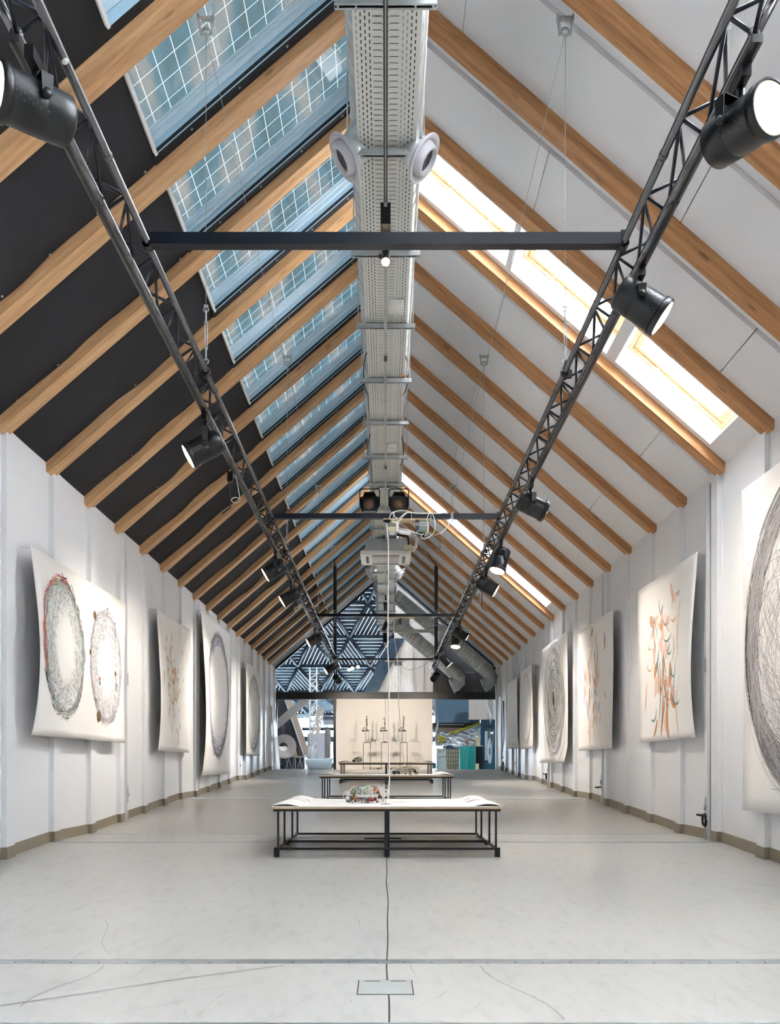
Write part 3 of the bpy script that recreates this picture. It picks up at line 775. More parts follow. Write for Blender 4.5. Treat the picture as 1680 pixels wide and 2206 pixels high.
# jet diffusers
M['jet'] = pmat('diffuser_grey', (196, 194, 200), .45, var=.03)
def jet(name, label, c, nrm, r, root):
    o = thing(name, label, 'air diffuser', c, 'round jet diffusers on the ridge duct'); n_ = Vector(nrm).normalized(); c = Vector(c)
    mb = MB(); mb.lathe(c, n_, [(-.03, r * .72), (-.012, r), (0, r), (.004, r * .96), (-.012, r * .74), (-.02, r * .7)], 36); mb.build('flange', M['jet'], o)
    mb = MB(); mb.lathe(c, n_, [(-.045, r * .72), (-.01, r * .70), (.035, r * .60), (.04, r * .50), (-.01, r * .46)], 36); mb.build('nozzle', M['jet'], o)
    mb = MB(); mb.disc(c + n_ * .005, n_, r * .48, 24); mb.build('dark_throat', 'dgrey', o)
    mb = MB(); q = Vector(root); mb.tube([c - n_ * .03, c - n_ * .07, q], r * .66, 24); mb.build('branch_duct', 'duct', o)
jet('jet_diffuser', 'grey round jet diffuser on the side of the ridge duct toward the solar glazing, near', P(741, 341, 6.15), (-.76, -.12, -.61), .165, (-.05, 6.35, E + 4.72))
jet('jet_diffuser', 'grey round jet diffuser on the side of the ridge duct toward the roof windows, near', P(915, 343, 6.15), (.76, -.12, -.61), .165, (.05, 6.35, E + 4.72))
jet('jet_diffuser', 'small far jet diffuser beyond the air conditioner, on the solar glazing side', P(796, 1238, 19.9), (-.76, -.12, -.61), .165, (-.05, 20.1, E + 4.72))
jet('jet_diffuser', 'small far jet diffuser beyond the air conditioner, on the white slope side', P(863, 1238, 19.9), (.76, -.12, -.61), .165, (.05, 20.1, E + 4.72))
# sensor boxes
for i, (x, y, d, w_, h_, tx) in enumerate(((853, 677, 8.18, .135, .15, 'on the tray before the fourth channel'), (845, 975, 11.8, .12, .13, 'on the tray near the seventh channel'), (839, 1142, 15.3, .1, .09, 'just above the air conditioner'), (842, 1264, 20.3, .12, .1, 'far along the tray past the air conditioner'))):
    c = P(x, y, d); c.z = HT + .02 if i != 2 else c.z
    o = thing('sensor_box', 'white square sensor box ' + tx, 'box', c, 'white boxes on the tray')
    mb = MB(); mb.bevbox(c, w_, .17, .05, .012); mb.build('cover', 'white', o)
    mb = MB(); mb.bevbox(c + Vector((0, 0, -.027)), w_ * .86, .14, .006, .01); mb.cbox(c + Vector((0, 0, -.031)), .02, .05, .003); mb.build('front_plate', 'white', o)
# cables lying beside the tray
G4 = 'service cables beside the tray'
mb = MB(); mb.tube([(.235, 4.2, HT + .1), (.24, 6.1, HT + .08), (.235, 9.2, HT + .06), (.23, 9.6, HT + .02)], .011, 8); o = mb.build('service_cable', 'white'); tag(o, 'white conduit along the white slope side of the tray, ending by an orange tip', 'conduit')
mb = MB(); mb.tube(bez((.165, 9.62, HT + .03), (.2, 9.62, HT), (.22, 9.6, HT + .01), (.235, 9.6, HT + .03), 8), .008, 6); o = mb.build('orange_cable', 'orange'); tag(o, 'short orange cable curling out beside the tray', 'cable')
for s_, tx in ((-1, 'on the solar glazing side'), (1, 'on the white slope side')):
    mb = MB()
    for i in (4, 6, 14, 15):
        d = CH[i]; mb.tube(bez((s_ * .2, d + .1, HT + .4), (s_ * .27, d + .1, HT + .2), (s_ * .26, d + .2, HT), (s_ * .2, d + .5, HT + .05), 8), .006, 5)
    # a single looped run along the tray
    for a, b in ((4, 6), (6, 14), (14, 15)):
        mb.tube([(s_ * .205, CH[a] + .5, HT + .06), (s_ * .215, CH[b] + .1, HT + .45)], .004, 5)
    o = mb.build('looped_cable', 'black'); tag(o, 'thin black cable looping along the tray ' + tx, 'cable')

# fresnel lanterns
def fresnel(x, label):
    d = 13.3; c = P(x, 1086, d); o = thing('fresnel_lantern', label, 'stage lantern', (c.x, d, HT), 'stage lanterns with barn doors')
    mb = MB(); mb.cbox(c + Vector((0, .12, 0)), .21, .22, .21); mb.cbox(c + Vector((0, .10, .115)), .15, .14, .02); mb.cbox(c + Vector((0, .0, 0)), .235, .02, .235)
    body = mb.build('housing', 'black', o)
    mb = MB(); mb.lathe(c + Vector((0, .0, 0)), (0, -1, 0), [(.012, .088), (.03, .075), (.042, .04), (.045, 0)], 28); mb.build('lens', 'lens', o)
    for nm, a in (('barn_door', 0), ('barn_door', 90), ('barn_door', 180), ('barn_door', 270)):
        rot = Matrix.Rotation(math.radians(a), 3, 'Y'); mb = MB()
        q = [Vector((-.1, -.012, .115)), Vector((.1, -.012, .115)), Vector((.075, -.13, .14)), Vector((-.075, -.13, .14))]
        q2 = [v + Vector((0, 0, .004)) for v in q]; mb.hexa([c + rot @ v for v in q] + [c + rot @ v for v in q2]); mb.build(nm, 'black', o)
    mb = MB(); xw = .15; zt_ = HT - .02
    mb.tube([c + Vector((-xw, .1, 0)), Vector((c.x - xw, d + .1, zt_ - .03)), Vector((c.x - xw + .02, d + .1, zt_ - .005)), Vector((c.x + xw - .02, d + .1, zt_ - .005)), Vector((c.x + xw, d + .1, zt_ - .03)), c + Vector((xw, .1, 0))], .009, 6)
    for s_ in (-1, 1): mb.tube([c + Vector((s_ * xw, .1, 0)), c + Vector((s_ * .1, .1, 0))], .012, 6)
    mb.build('bracket', 'black', o)
    mb = MB(); mb.tube(bez(c + Vector((0, .2, .05)), c + Vector((.02, .25, .3)), c + Vector((.1, .1, .3)), (0.02, 13.3, HT - .03)), .006, 5); mb.build('power_cord', 'black', o)
fresnel(796, 'black stage lantern with brown lens, on the solar glazing side of the pair'); fresnel(859, 'black stage lantern with brown lens, on the white slope side of the pair')

# ceiling cassette air conditioner
c = Vector((0.0, 16.88, E + 3.99)); o = thing('air_conditioner', 'white ceiling cassette air conditioner hung below the tray', 'air conditioner', c)
mb = MB(); mb.bevbox(c + Vector((0, 0, -.0)), .95, .95, .05, .04); mb.bevbox(c + Vector((0, 0, -.032)), .88, .88, .014, .03); mb.build('fascia', 'white', o)
mb = MB(); mb.bevbox(c + Vector((0, 0, -.042)), .5, .5, .008, .02); mb.build('grille', pmat('grille_grey', (206, 200, 198), .5), o)
mb = MB()
for (a, b, cx, cy) in ((.52, .05, 0, -.345), (.52, .05, 0, .345), (.05, .52, -.345, 0), (.05, .52, .345, 0)): mb.cbox(c + Vector((cx, cy, -.041)), a, b, .006)
mb.build('air_slots', 'dgrey', o)
mb = MB(); mb.box(c.x - .38, c.x + .38, c.y - .39, c.y + .39, c.z + .02, c.z + .27); mb.box(c.x - .27, c.x + .27, c.y - .41, c.y - .38, c.z + .03, c.z + .26); mb.build('casing', 'steel', o)
mb = MB(); mb.tube([P(878, 1188, 16.45), P(878, 1176, 16.45)], .06, 12) if 0 else mb.box(XX(871, 16.5), XX(886, 16.5), 16.42, 16.6, ZZ(1187, 16.5), ZZ(1176, 16.5))
mb.tube([P(885, 1182, 16.5), P(893, 1182, 16.5)], .04, 10); mb.build('condensate_pump', 'cream', o)
mb = MB(); mb.tube([P(888, 1188, 16.5), P(896, 1178, 16.5), P(897, 1160, 16.5), P(894, 1152, 16.5), P(884, 1148, 16.5), P(868, 1149, 16.5), P(856, 1148, 16.5)], .028, 10); mb.build('drain_hose', 'white', o)
mb = MB(); mb.tube([P(880, 1175, 16.45), P(880, 1160, 16.45), P(877, 1156, 16.45), P(854, 1152, 16.45)], .02, 8); mb.build('insulated_pipe', 'black', o)
mb = MB(); mb.tube([P(828, 1122, 16.4), P(828, 1160, 16.4)], .018, 8); mb.build('insulated_pipe', 'black', o)
# ------------------------------------------------------------------ large drawings hanging on the side walls
def sheet(sg, ya, yb, ztop, zbot, X0=3.5, bulge=.05, bot=0.0, curl=0.0, ph=0.0):
    def S(y, z):
        s_ = (y - ya) / (yb - ya); v = (z - zbot) / (ztop - zbot)
        v_ = max(0, min(1, v)); s_c = max(0, min(1, s_))
        off = bulge * math.sin(math.pi * (v_ ** .8)) * (1 - s_c) ** 2 + .012 * math.sin(3 * s_ + 4 * v + ph) + curl * max(0, .12 - v_) / .12 * .06
        return Vector((sg * (X0 - off), y, z))
    return S
def drawing(label, sg, ya, yb, ht, hb, strokes, mats, **kw):
    S = sheet(sg, ya, yb, E + ht, E + hb, **kw)
    o = thing('drawing_sheet', label, 'drawing', (sg * 3.5, (ya + yb) / 2, E + hb), 'large drawings hung along the walls')
    mb = MB(); nx, nz = 16, 24; vs = []; fs = []
    for th in (0, .0025):
        for i in range(nx + 1):
            for j in range(nz + 1):
                p = S(ya + (yb - ya) * i / nx, E + hb + (ht - hb) * j / nz); p.x += sg * th; vs.append(p)
    n_ = (nx + 1) * (nz + 1)
    for i in range(nx):
        for j in range(nz):
            q = i * (nz + 1) + j
            for b_ in (0, n_): fs.append((b_ + q, b_ + q + 1, b_ + q + nz + 2, b_ + q + nz + 1))
    edge = [(i * (nz + 1)) for i in range(nx + 1)] + [nx * (nz + 1) + j for j in range(1, nz + 1)] + [i * (nz + 1) + nz for i in range(nx - 1, -1, -1)] + [j for j in range(nz - 1, 0, -1)]
    for a, b in zip(edge, edge[1:] + edge[:1]): fs.append((a, b, n_ + b, n_ + a))
    mb.add(vs, fs, 0, True); mb.build('paper', 'paper', o)
    mb = MB(); nrm = Vector((-sg, 0, 0))
    def st(pts, w, m):                                         # pts are (distance down the hall, height over the eye)
        ok = [ya + .02 < a < yb - .02 and hb + .02 < b < ht - .02 for a, b in pts]
        if not all(ok):
            k0 = 0
            while k0 < len(pts) and not ok[k0]: k0 += 1
            k1 = k0
            while k1 < len(pts) and ok[k1]: k1 += 1
            if k1 - k0 < 2: return
            pts = pts[k0:k1]; w = w[k0:k1] if isinstance(w, list) else w
        q = [S(a, E + b) + nrm * (.0025 + .0003 * m) for a, b in pts]; mb.ribbon(q, nrm, w, m)
    strokes(st); mb.build('drawn_marks', mats, o)
    mb = MB()
    for a in (ya + .06, yb - .06, (ya + yb) / 2): mb.tube([S(a, E + ht - .01) - nrm * .12, S(a, E + ht - .01) + nrm * .008], .003, 6)
    mb.build('hanging_pins', 'steel', o)
    return o
RR = random.Random(11)
def arc(cy, cz, ry, rz, a, da, n=4, dr=0.0):
    return [(cy + (ry + dr * k / n) * math.cos(a + da * k / n), cz + (rz + dr * k / n) * math.sin(a + da * k / n)) for k in range(n + 1)]
def ring(st, cy, cz, ry, rz, r0, r1, cnt, mats, w=(.002, .006), da=(.08, .3), skew=.25, bias=1.0, dens=None):
    for i in range(cnt):
        a = RR.uniform(0, 2 * math.pi)
        if dens and RR.random() > dens(a): continue
        t = RR.random() ** bias; f = r0 + (r1 - r0) * t; d = RR.uniform(*da) * RR.choice((1, -1))
        st(arc(cy, cz, ry * f, rz * f, a, d, 4, RR.gauss(0, skew) * .1), RR.uniform(*w), mats[RR.randrange(len(mats))])
def outline(st, cy, cz, ry, rz, cnt, m, w=.004, j=.015):
    for i in range(cnt):
        f = 1 + RR.gauss(0, j); a0 = RR.uniform(0, 6.28); ph = RR.uniform(0, 6)
        st([(cy + ry * (f + .01 * math.sin(3 * a + ph)) * math.cos(a), cz + rz * (f + .01 * math.sin(2 * a + ph)) * math.sin(a)) for a in [a0 + k * .13 for k in range(RR.randint(8, 34))]], w * RR.uniform(.5, 1.4), m)
def blob(st, y, z, r, m):
    for k in range(5):
        a = RR.uniform(0, 3.14); st([(y - r * math.cos(a), z - r * math.sin(a)), (y, z), (y + r * math.cos(a), z + r * math.sin(a))], [r * .8, r * 1.5, r * .8], m)
# under the black slope, nearest: two rings side by side
def s1(st):
    ring(st, 9.52, 1.28, .66, .73, .50, 1.0, 1900, (1, 2, 1, 3, 2, 0, 3), (.003, .0055), (.05, .16), .45, .8)
    ring(st, 9.52, 1.28, .66, .73, .90, 1.03, 420, (0, 1, 0, 1), (.003, .008), (.1, .35), .2)
    ring(st, 9.52, 1.28, .66, .73, .93, 1.06, 160, (4, 5), (.006, .016), (.1, .3), .2, dens=lambda a: 1 if 1.4 < a < 3.6 else .05)
    ring(st, 9.52, 1.28, .66, .73, .86, .98, 60, (6,), (.008, .018), (.2, .4), .2, dens=lambda a: 1 if 1.2 < a < 2.6 else .1)
    ring(st, 9.52, 1.28, .66, .73, .95, 1.07, 140, (0,), (.006, .014), (.1, .25), .3, dens=lambda a: 1 if .3 < a < 1.6 or 3.3 < a < 4.2 else .1)
    ring(st, 11.06, 1.235, .64, .70, .48, 1.0, 1500, (1, 1, 7, 1, 3), (.003, .005), (.04, .14), .45, .8)
    ring(st, 11.06, 1.235, .64, .70, .92, 1.02, 300, (1, 7, 0), (.003, .006), (.1, .3), .2)
    ring(st, 11.06, 1.235, .64, .70, .8, 1.0, 60, (8,), (.006, .012), (.08, .2), .3, dens=lambda a: 1 if .8 < a < 1.8 else .05)
    for y, z, r, m in ((10.72, .61, .075, 9), (10.72, .61, .05, 4), (10.62, 1.82, .05, 9), (10.43, 1.35, .035, 9), (11.45, 1.20, .035, 9), (11.5, 1.05, .03, 8), (11.48, 1.0, .028, 10), (10.78, 1.07, .028, 5), (10.78, 1.02, .026, 8), (10.6, .8, .02, 9), (11.1, 1.98, .02, 9)): blob(st, y, z, r, m)
drawing('wide sheet with two sketched rings and brown blots, nearest beneath the black slope', -1, 8.72, 11.86, 2.19, .311, s1,
        ['ink', 'ink2', 'mint', 'ink3', 'rust', 'red', 'mint', 'lilac', 'bluei', 'dbrown', 'green'], bulge=.075)
def s2(st):
    for i in range(64):
        cy, cz = RR.gauss(14.55, .28), RR.gauss(1.45, .33); a = RR.gauss(1.57, .6); l = RR.uniform(.05, .24)
        p = [(cy + l * t * math.cos(a) * .8, cz + l * t * math.sin(a)) for t in (-.5, 0, .5)]
        st(p, [RR.uniform(.0, .01), RR.uniform(.02, .05), RR.uniform(.01, .05)], 0 if RR.random() < .75 else 1)
    for y, z in ((14.6, .85), (14.4, .62), (14.8, .6), (14.85, .3 + .1), (15.2, 1.95), (14.1, 2.05), (15.3, 1.5)): st([(y, z - .06), (y + .01, z), (y + .02, z + .06)], [.01, .045, .005], 0)
drawing('narrow sheet with scattered ochre brush flecks, beneath the black slope', -1, 13.53, 15.78, 2.43, .242, s2, ['ochre', 'rust'], bulge=.05, ph=1)
def s3(st):
    outline(st, 18.4, 1.47, 1.17, 1.22, 70, 0, .005, .02)
    ring(st, 18.4, 1.47, 1.17, 1.22, .86, 1.06, 900, (0, 1, 1), (.004, .012), (.08, .3), .5, dens=lambda a: 1 if .9 < a < 2.2 or 4.0 < a < 5.4 else .25)
    ring(st, 18.4, 1.47, 1.17, 1.22, .7, .95, 130, (0, 1, 2), (.004, .009), (.2, .5), .6, dens=lambda a: 1 if 4.1 < a < 5.4 else .12)
    outline(st, 18.4, 1.47, 1.12, 1.16, 12, 2, .012, .03)
    st([(18.5, .25), (18.5, .0), (18.49, -.12)], .004, 1)
drawing('tall white sheet with one open charcoal ring, beneath the black slope', -1, 16.75, 19.94, 2.98, -.17, s3, ['ink', 'ink2', 'lilac'], bulge=.10, ph=2)
def s4(st):
    outline(st, 23.4, 1.4, .95, .95, 40, 1, .006, .04); ring(st, 23.4, 1.4, .95, .95, .7, 1.05, 420, (0, 1), (.003, .008), (.1, .4), .6, dens=lambda a: 1 if .9 < a < 2.2 or 4.3 < a < 5.2 else .2)
    outline(st, 23.4, 1.4, .6, .75, 14, 2, .006, .1); blob(st, 24.3, 1.0, .05, 0); blob(st, 24.35, 1.9, .04, 0); blob(st, 24.3, .95, .03, 0)
drawing('cream sheet with a faint looping ring, farthest hanging beneath the black slope', -1, 22.13, 24.6, 2.62, .28, s4, ['ink', 'ink2', 'ink3'], bulge=.02, ph=3)
# beneath the white slope
def r1(st):
    cy, cz, r = 7.18, 1.155, 1.36
    outline(st, cy, cz, r, r, 330, 0, .007, .035); outline(st, cy, cz, r * .99, r * .99, 160, 1, .005, .06)
    ring(st, cy, cz, r, r, .9, 1.02, 1500, (0, 0, 1), (.004, .013), (.15, .5), .5)
    ring(st, cy, cz, r, r, .55, .93, 900, (1, 1, 2), (.003, .006), (.15, .6), 2.0); ring(st, cy, cz, r, r, 1.02, 1.12, 120, (1, 2), (.003, .005), (.05, .15), .5)
    for i in range(120):
        a = RR.uniform(0, 6.28); f = RR.uniform(.4, .9); st([(cy + r * f * math.cos(a), cz + r * f * math.sin(a)), (cy + r * (f + .15) * math.cos(a + .3), cz + r * (f + .1) * math.sin(a + .3)), (cy + r * (f + .3) * math.cos(a + .5), cz + r * (f + .2) * math.sin(a + .5))], .004, 1)
drawing('huge sheet with a dense charcoal ring, cut by the frame edge', 1, 5.55, 8.70, 2.72, -.43, r1, ['ink', 'ink2', 'ink3'], X0=3.52, bulge=.0)
def curl(st, cy, cz, a, l, c, w, m, n=8):
    pts = []; y, z, an = cy, cz, a
    for k in range(n + 1): pts.append((y, z)); y += l / n * math.cos(an); z += l / n * math.sin(an); an += c / n
    st(pts, [w * (.15 + .85 * math.sin(math.pi * k / n) ** .7) if 0 < k < n else w * .1 for k in range(n + 1)], m)
def r2(st):
    for i in range(30): curl(st, 11.08 + RR.gauss(0, .27), 1.45 + RR.gauss(0, .33), RR.gauss(-1.57, .6), RR.uniform(.15, .36), RR.uniform(-2.0, 2.0), RR.uniform(.05, .12), RR.choice((0, 0, 0, 1)))
    for (y, z, a, l, c, w, m) in ((11.65, 1.98, -2.3, .55, 1.0, .05, 0), (10.45, 2.0, -1.2, .75, -.8, .05, 0), (10.5, .95, -1.3, .6, -.8, .04, 0), (11.85, 1.15, -1.5, .45, .3, .05, 0),
                                  (11.1, .95, -1.6, .6, .4, .08, 1), (10.85, .95, -1.2, .7, -.9, .09, 1), (11.1, 1.4, -1.6, .5, .3, .07, 1), (11.35, .62, -1.3, .3, .8, .06, 1)): curl(st, y, z, a, l, c, w, m)
    for i in range(30): curl(st, 11.08 + RR.gauss(0, .30), 1.45 + RR.gauss(0, .34), RR.gauss(-1.57, .5), RR.uniform(.15, .38), RR.uniform(-2.8, 2.8), RR.uniform(.018, .032), RR.choice((2, 2, 3)))
    for (y, z, a, l, c, w) in ((11.6, 1.98, -2.6, .45, 1.0, .022), (11.2, 1.3, -1.6, .8, .3, .03), (10.7, 1.0, -1.4, .5, -2.6, .03), (11.4, .75, -1.6, .35, 2.6, .03), (10.55, 1.3, -1.2, .6, -.7, .022), (11.0, .9, -1.4, .45, .5, .03)): curl(st, y, z, a, l, c, w, 2)
    for i in range(50): blob(st, RR.uniform(10.1, 12.0), RR.uniform(.45, 2.3), .006, 2)
drawing('sheet with petrol and rust calligraphic strokes beside the near latch seam', 1, 9.93, 12.2, 2.42, .324, r2, ['pink', 'rust', 'tealink', 'ochre'], bulge=.06, ph=1)
def r3(st):
    for i in range(26): curl(st, 14.85 + RR.gauss(0, .34), 1.5 + RR.gauss(0, .4), RR.gauss(-1.57, .4), RR.uniform(.2, .5), RR.uniform(-.9, .9), RR.uniform(.05, .12), RR.choice((0, 0, 3, 1)))
    for i in range(18): curl(st, 14.85 + RR.gauss(0, .36), 1.5 + RR.gauss(0, .42), RR.gauss(-1.57, .4), RR.uniform(.15, .35), RR.uniform(-.9, .9), RR.uniform(.02, .035), 2)
    curl(st, 14.1, 2.15, -1.5, .3, 0, .08, 1); curl(st, 14.1, 2.15, -1.5, .2, 0, .05, 2)
drawing('pale sheet with lilac and peach petal strokes beneath the white slope', 1, 13.61, 16.06, 2.42, .28, r3, ['pink', 'ochre', 'ink2', 'lilac'], bulge=.0, ph=2)
def r4(st):
    for f in range(44):
        k = .2 + .8 * (f / 43)
        for q in range(9):
            a0 = RR.uniform(0, 6.28); st([(18.35 + 1.1 * (k + RR.gauss(0, .006)) * math.cos(a), 1.36 + 1.16 * (k + .008 * math.sin(5 * a)) * math.sin(a)) for a in [a0 + j * .1 for j in range(RR.randint(3, 9))]], RR.uniform(.006, .013), RR.choice((0, 1, 1)))
    outline(st, 18.35, 1.2, 1.2, 1.38, 16, 1, .005, .01)
    for q in range(5): st([(18.35 - .02 * q, 1.36 - .2), (18.3 + .03 * q, 1.36), (18.35 + .02 * q, 1.36 + .2)], [.02, .11, .02], 2)
drawing('sheet filled with concentric grey strokes round a dark oval', 1, 17.0, 19.73, 2.61, .075, r4, ['ink', 'ink2', 'dbrown'], bulge=.0, curl=1.0, ph=3)
def r5(st): outline(st, 22.0, 1.45, .75, .85, 24, 0, .006, .03); blob(st, 21.6, 2.05, .03, 1); blob(st, 22.7, .9, .03, 1)
drawing('nearly blank sheet with a very faint ring, past the concentric drawing', 1, 21.04, 23.0, 2.44, .44, r5, ['ink3', 'ink2'], bulge=.0, ph=4)
def r6(st):
    for i in range(14): curl(st, RR.uniform(23.8, 25.2), RR.uniform(1.2, 2.1), -1.5, RR.uniform(.5, 1.2), RR.uniform(-.5, .5), .008, 0)
drawing('nearly blank cream sheet, farthest hanging beneath the white slope', 1, 23.4, 25.5, 2.42, .5, r6, ['ink3'], bulge=.0, curl=-.6, ph=5)
# white board leaning by the glass, cable strap, cable coils
mb = MB(); mb.prism([(-3.4, 27.6, floor_z(27.6)), (-3.4, 28.5, floor_z(28)), (-3.56, 28.5, 2.95), (-3.56, 27.6, 2.95)], (-.02, 0, 0)); o = mb.build('leaning_board', 'white'); tag(o, 'narrow white board leaning on the wall beside the glass gable', 'board')
mb = MB(); mb.tube([(3.56, 26.6, E + 1.98), (3.57, 26.6, 1.9), (3.5, 26.62, 1.3), (3.56, 26.6, 1.35)], [.02, .014, .02, .012], 6)
for k in range(3): mb.tube([(3.53 + .03 * math.cos(a), 26.6 + .1 * math.cos(a + k), floor_z(26.6) + .16 + .13 * math.sin(a)) for a in [q * .5 for q in range(14)]], .014, 5)
o = mb.build('hanging_cable', 'black'); tag(o, 'long black cable hanging down the far end of the wall beneath the white slope', 'cable')
for D, tx, big in ((9.9, 'beside the calligraphic drawing', 1), (14.72, 'beneath the petal drawing', 0), (19.6, 'under the concentric drawing', 1)):
    z = floor_z(D) + .28; o = thing('latch_crank', 'black crank handle and cable on the seam post ' + tx, 'handle', (3.58, D, z), 'crank handles on the seam posts')
    mb = MB(); mb.tube([(3.6, D + .02, z), (3.56, D + .02, z), (3.55, D - .01, z - .01), (3.5, D + .03, z)], .012, 6); mb.build('crank', 'black', o)
    if big:
        mb = MB()
        for k in range(4): mb.tube([(3.555 + .006 * k, D - .03 + .055 * math.cos(a), z - .06 + (.06 + .006 * k) * math.sin(a)) for a in [q * .42 + k for q in range(15)]], .006, 5)
        mb.build('cable_coil', 'black', o)
# ------------------------------------------------------------------ drawing tables
def table(D, label, label2, seed):
    zt_ = floor_z(D) + .4925; cx = .014; o = thing('drawing_table', label, 'table', (cx, D, floor_z(D)), 'low drawing tables down the middle of the hall')
    mb = MB(); mb.box(cx - 1.112, cx + 1.112, D, D + 2.0, zt_ - .028, zt_ - .004); 
    for x in (-1.09, -1.04, -.05, .5, .82, 1.08): mb.lathe((cx + x, D - .0005, zt_ - .016), (0, -1, 0), [(0, .004), (.001, .004), (.001, 0)], 8, 1)
    mb.build('table_top', ['ply', 'brown'], o)
    mb = MB(); a = .011; zr = zt_ - .039
    for y in (D + .02, D + 1.0, D + 1.96): mb.box(cx - 1.10, cx + 1.10, y, y + .02, zr - a, zr + a)
    for x in (-1.10, 0, 1.08): mb.box(cx + x, cx + x + .02, D + .02, D + 1.98, zr - a, zr + a - .001)
    mb.build('upper_frame', 'black', o)
    mb = MB(); zl = zt_ - .412
    for y in (D + .02, D + .86, D + 1.92): mb.box(cx - 1.085, cx + 1.085, y, y + .022, zl - a, zl + a)
    for x in (-1.07, -.012, 1.048): mb.box(cx + x, cx + x + .022, D + .02, D + 1.94, zl - a, zl + a - .001)
    mb.box(cx - .25, cx + .16, D + 1.28, D + 1.30, zl - a, zl + a * .2)
    mb.build('lower_frame', 'black', o)
    for x in (-1.055, 1.055):
        for y in (.03, .57, 1.33, 1.9):
            mb = MB(); mb.box(cx + x - .0095, cx + x + .0095, D + y, D + y + .019, zl, zr); mb.build('leg', 'black', o)
    for y in (.03, 1.0, 1.9):
        mb = MB()
        for q in (-.013, .013): mb.box(cx + q - .0115, cx + q + .0115, D + y, D + y + .022, zl, zr)
        if y < .5: mb.box(cx - .018, cx + .018, D + y - .002, D + y + .03, zr - .01, zr + .012)
        mb.build('middle_leg', 'black', o)
    for x in (-1.066, 0, 1.066):
        for y in (.0, .86):
            f = D + y; zf = floor_z(f + .03)
            if zl - zf < .01: continue
            mb = MB(); mb.box(cx + x - .026, cx + x + .026, f, f + .05, zf, zl + .012); mb.build('foot_block', 'black', o)
    # two sheets of paper with lifting ends
    r = random.Random(seed)
    for q, (a0, b0) in enumerate(((-.012, .96), (.985, 1.98))):
        g = sempty if 0 else None
        mb = MB(); nx, ny = 60, 6; vs = []; fs = []
        def zp(x, t):
            u = max(0, (abs(x) - .84) / .276); lift = (.045 if q == 0 else .055) * math.sin(math.pi * min(1, u) * .93) * (.30 + .7 * math.sin(math.pi * min(1, t * .8 + .1)))
            return zt_ + .001 + lift + .0012 * math.sin(9 * x + 3 * t)
        for i in range(nx + 1):
            for j in range(ny + 1):
                x = -1.112 + 2.224 * i / nx; t = j / ny; vs.append((cx + x, D + a0 + (b0 - a0) * t, zp(x, t)))
        k = len(vs); vs += [(v[0], v[1], v[2] - .003) for v in vs]
        for i in range(nx):
            for j in range(ny):
                p = i * (ny + 1) + j; fs += [(p, p + ny + 1, p + ny + 2, p + 1), (k + p, k + p + 1, k + p + ny + 2, k + p + ny + 1)]
        for i in range(nx): p = i * (ny + 1); fs.append((p, k + p, k + p + ny + 1, p + ny + 1)); p += ny; fs.append((p, p + ny + 1, k + p + ny + 1, k + p))
        for j in range(ny): p = j; fs.append((p, p + 1, k + p + 1, k + p)); p += nx * (ny + 1); fs.append((p, k + p, k + p + 1, p + 1))
        mb.add(vs, fs, 0, False)
        if q == 0: mb.box(cx - 1.112, cx + 1.112, D + a0 - .0035, D + a0, zt_ - .0085, zt_ + .001)
        s = thing('paper_sheet', 'white paper with lifting ends on the %s half of %s' % (('front', 'back')[q], label2), 'paper', (cx, D + (a0 + b0) / 2, zt_), 'papers on the drawing tables')
        mb.build('paper', 'paper', s)
        mb = MB()
        for c0 in (-.48, .52):
            for i in range(110 if D < 10 else 40):
                rr = .44 * (.82 + .25 * r.random()) ; an = r.uniform(0, 6.28); pp = []
                for n_ in range(5):
                    b = an + n_ * .07; x = c0 + rr * math.cos(b); y = 1.0 + rr * math.sin(b)
                    t = (y - a0) / (b0 - a0)
                    if 0.01 < t < .99 and abs(x) < 1.08: pp.append(Vector((cx + x, D + y, zp(x, t) + .0015)))
                if len(pp) > 1: mb.ribbon(pp, UP, r.uniform(.002, .007), 0 if r.random() < .4 else 1)
        if mb.v: mb.build('pencil_marks', ['ink2', 'ink3'], s)
    return zt_
Z1 = table(8.51, 'low black steel table with a robot and papers, nearest the camera', 'the nearest table', 1)
Z2 = table(14.51, 'low black steel table with a brownish robot, second from the camera', 'the second table', 2)
Z3 = table(20.51, 'low black steel table, farthest, in front of the drawing machines', 'the farthest table', 3)
mb = MB(); mb.lathe((.0, 8.95, Z1 + .001), (0, 0, 1), [(0, .055), (.004, .055), (.004, 0)], 20); mb.tube([(0, 8.95, Z1 + .004), (0, 8.95, Z1 + .06)], .0025, 6)
o = mb.build('centre_pin', 'brown'); tag(o, 'thin upright pin on a round base plate in the middle of the nearest table', 'pin')

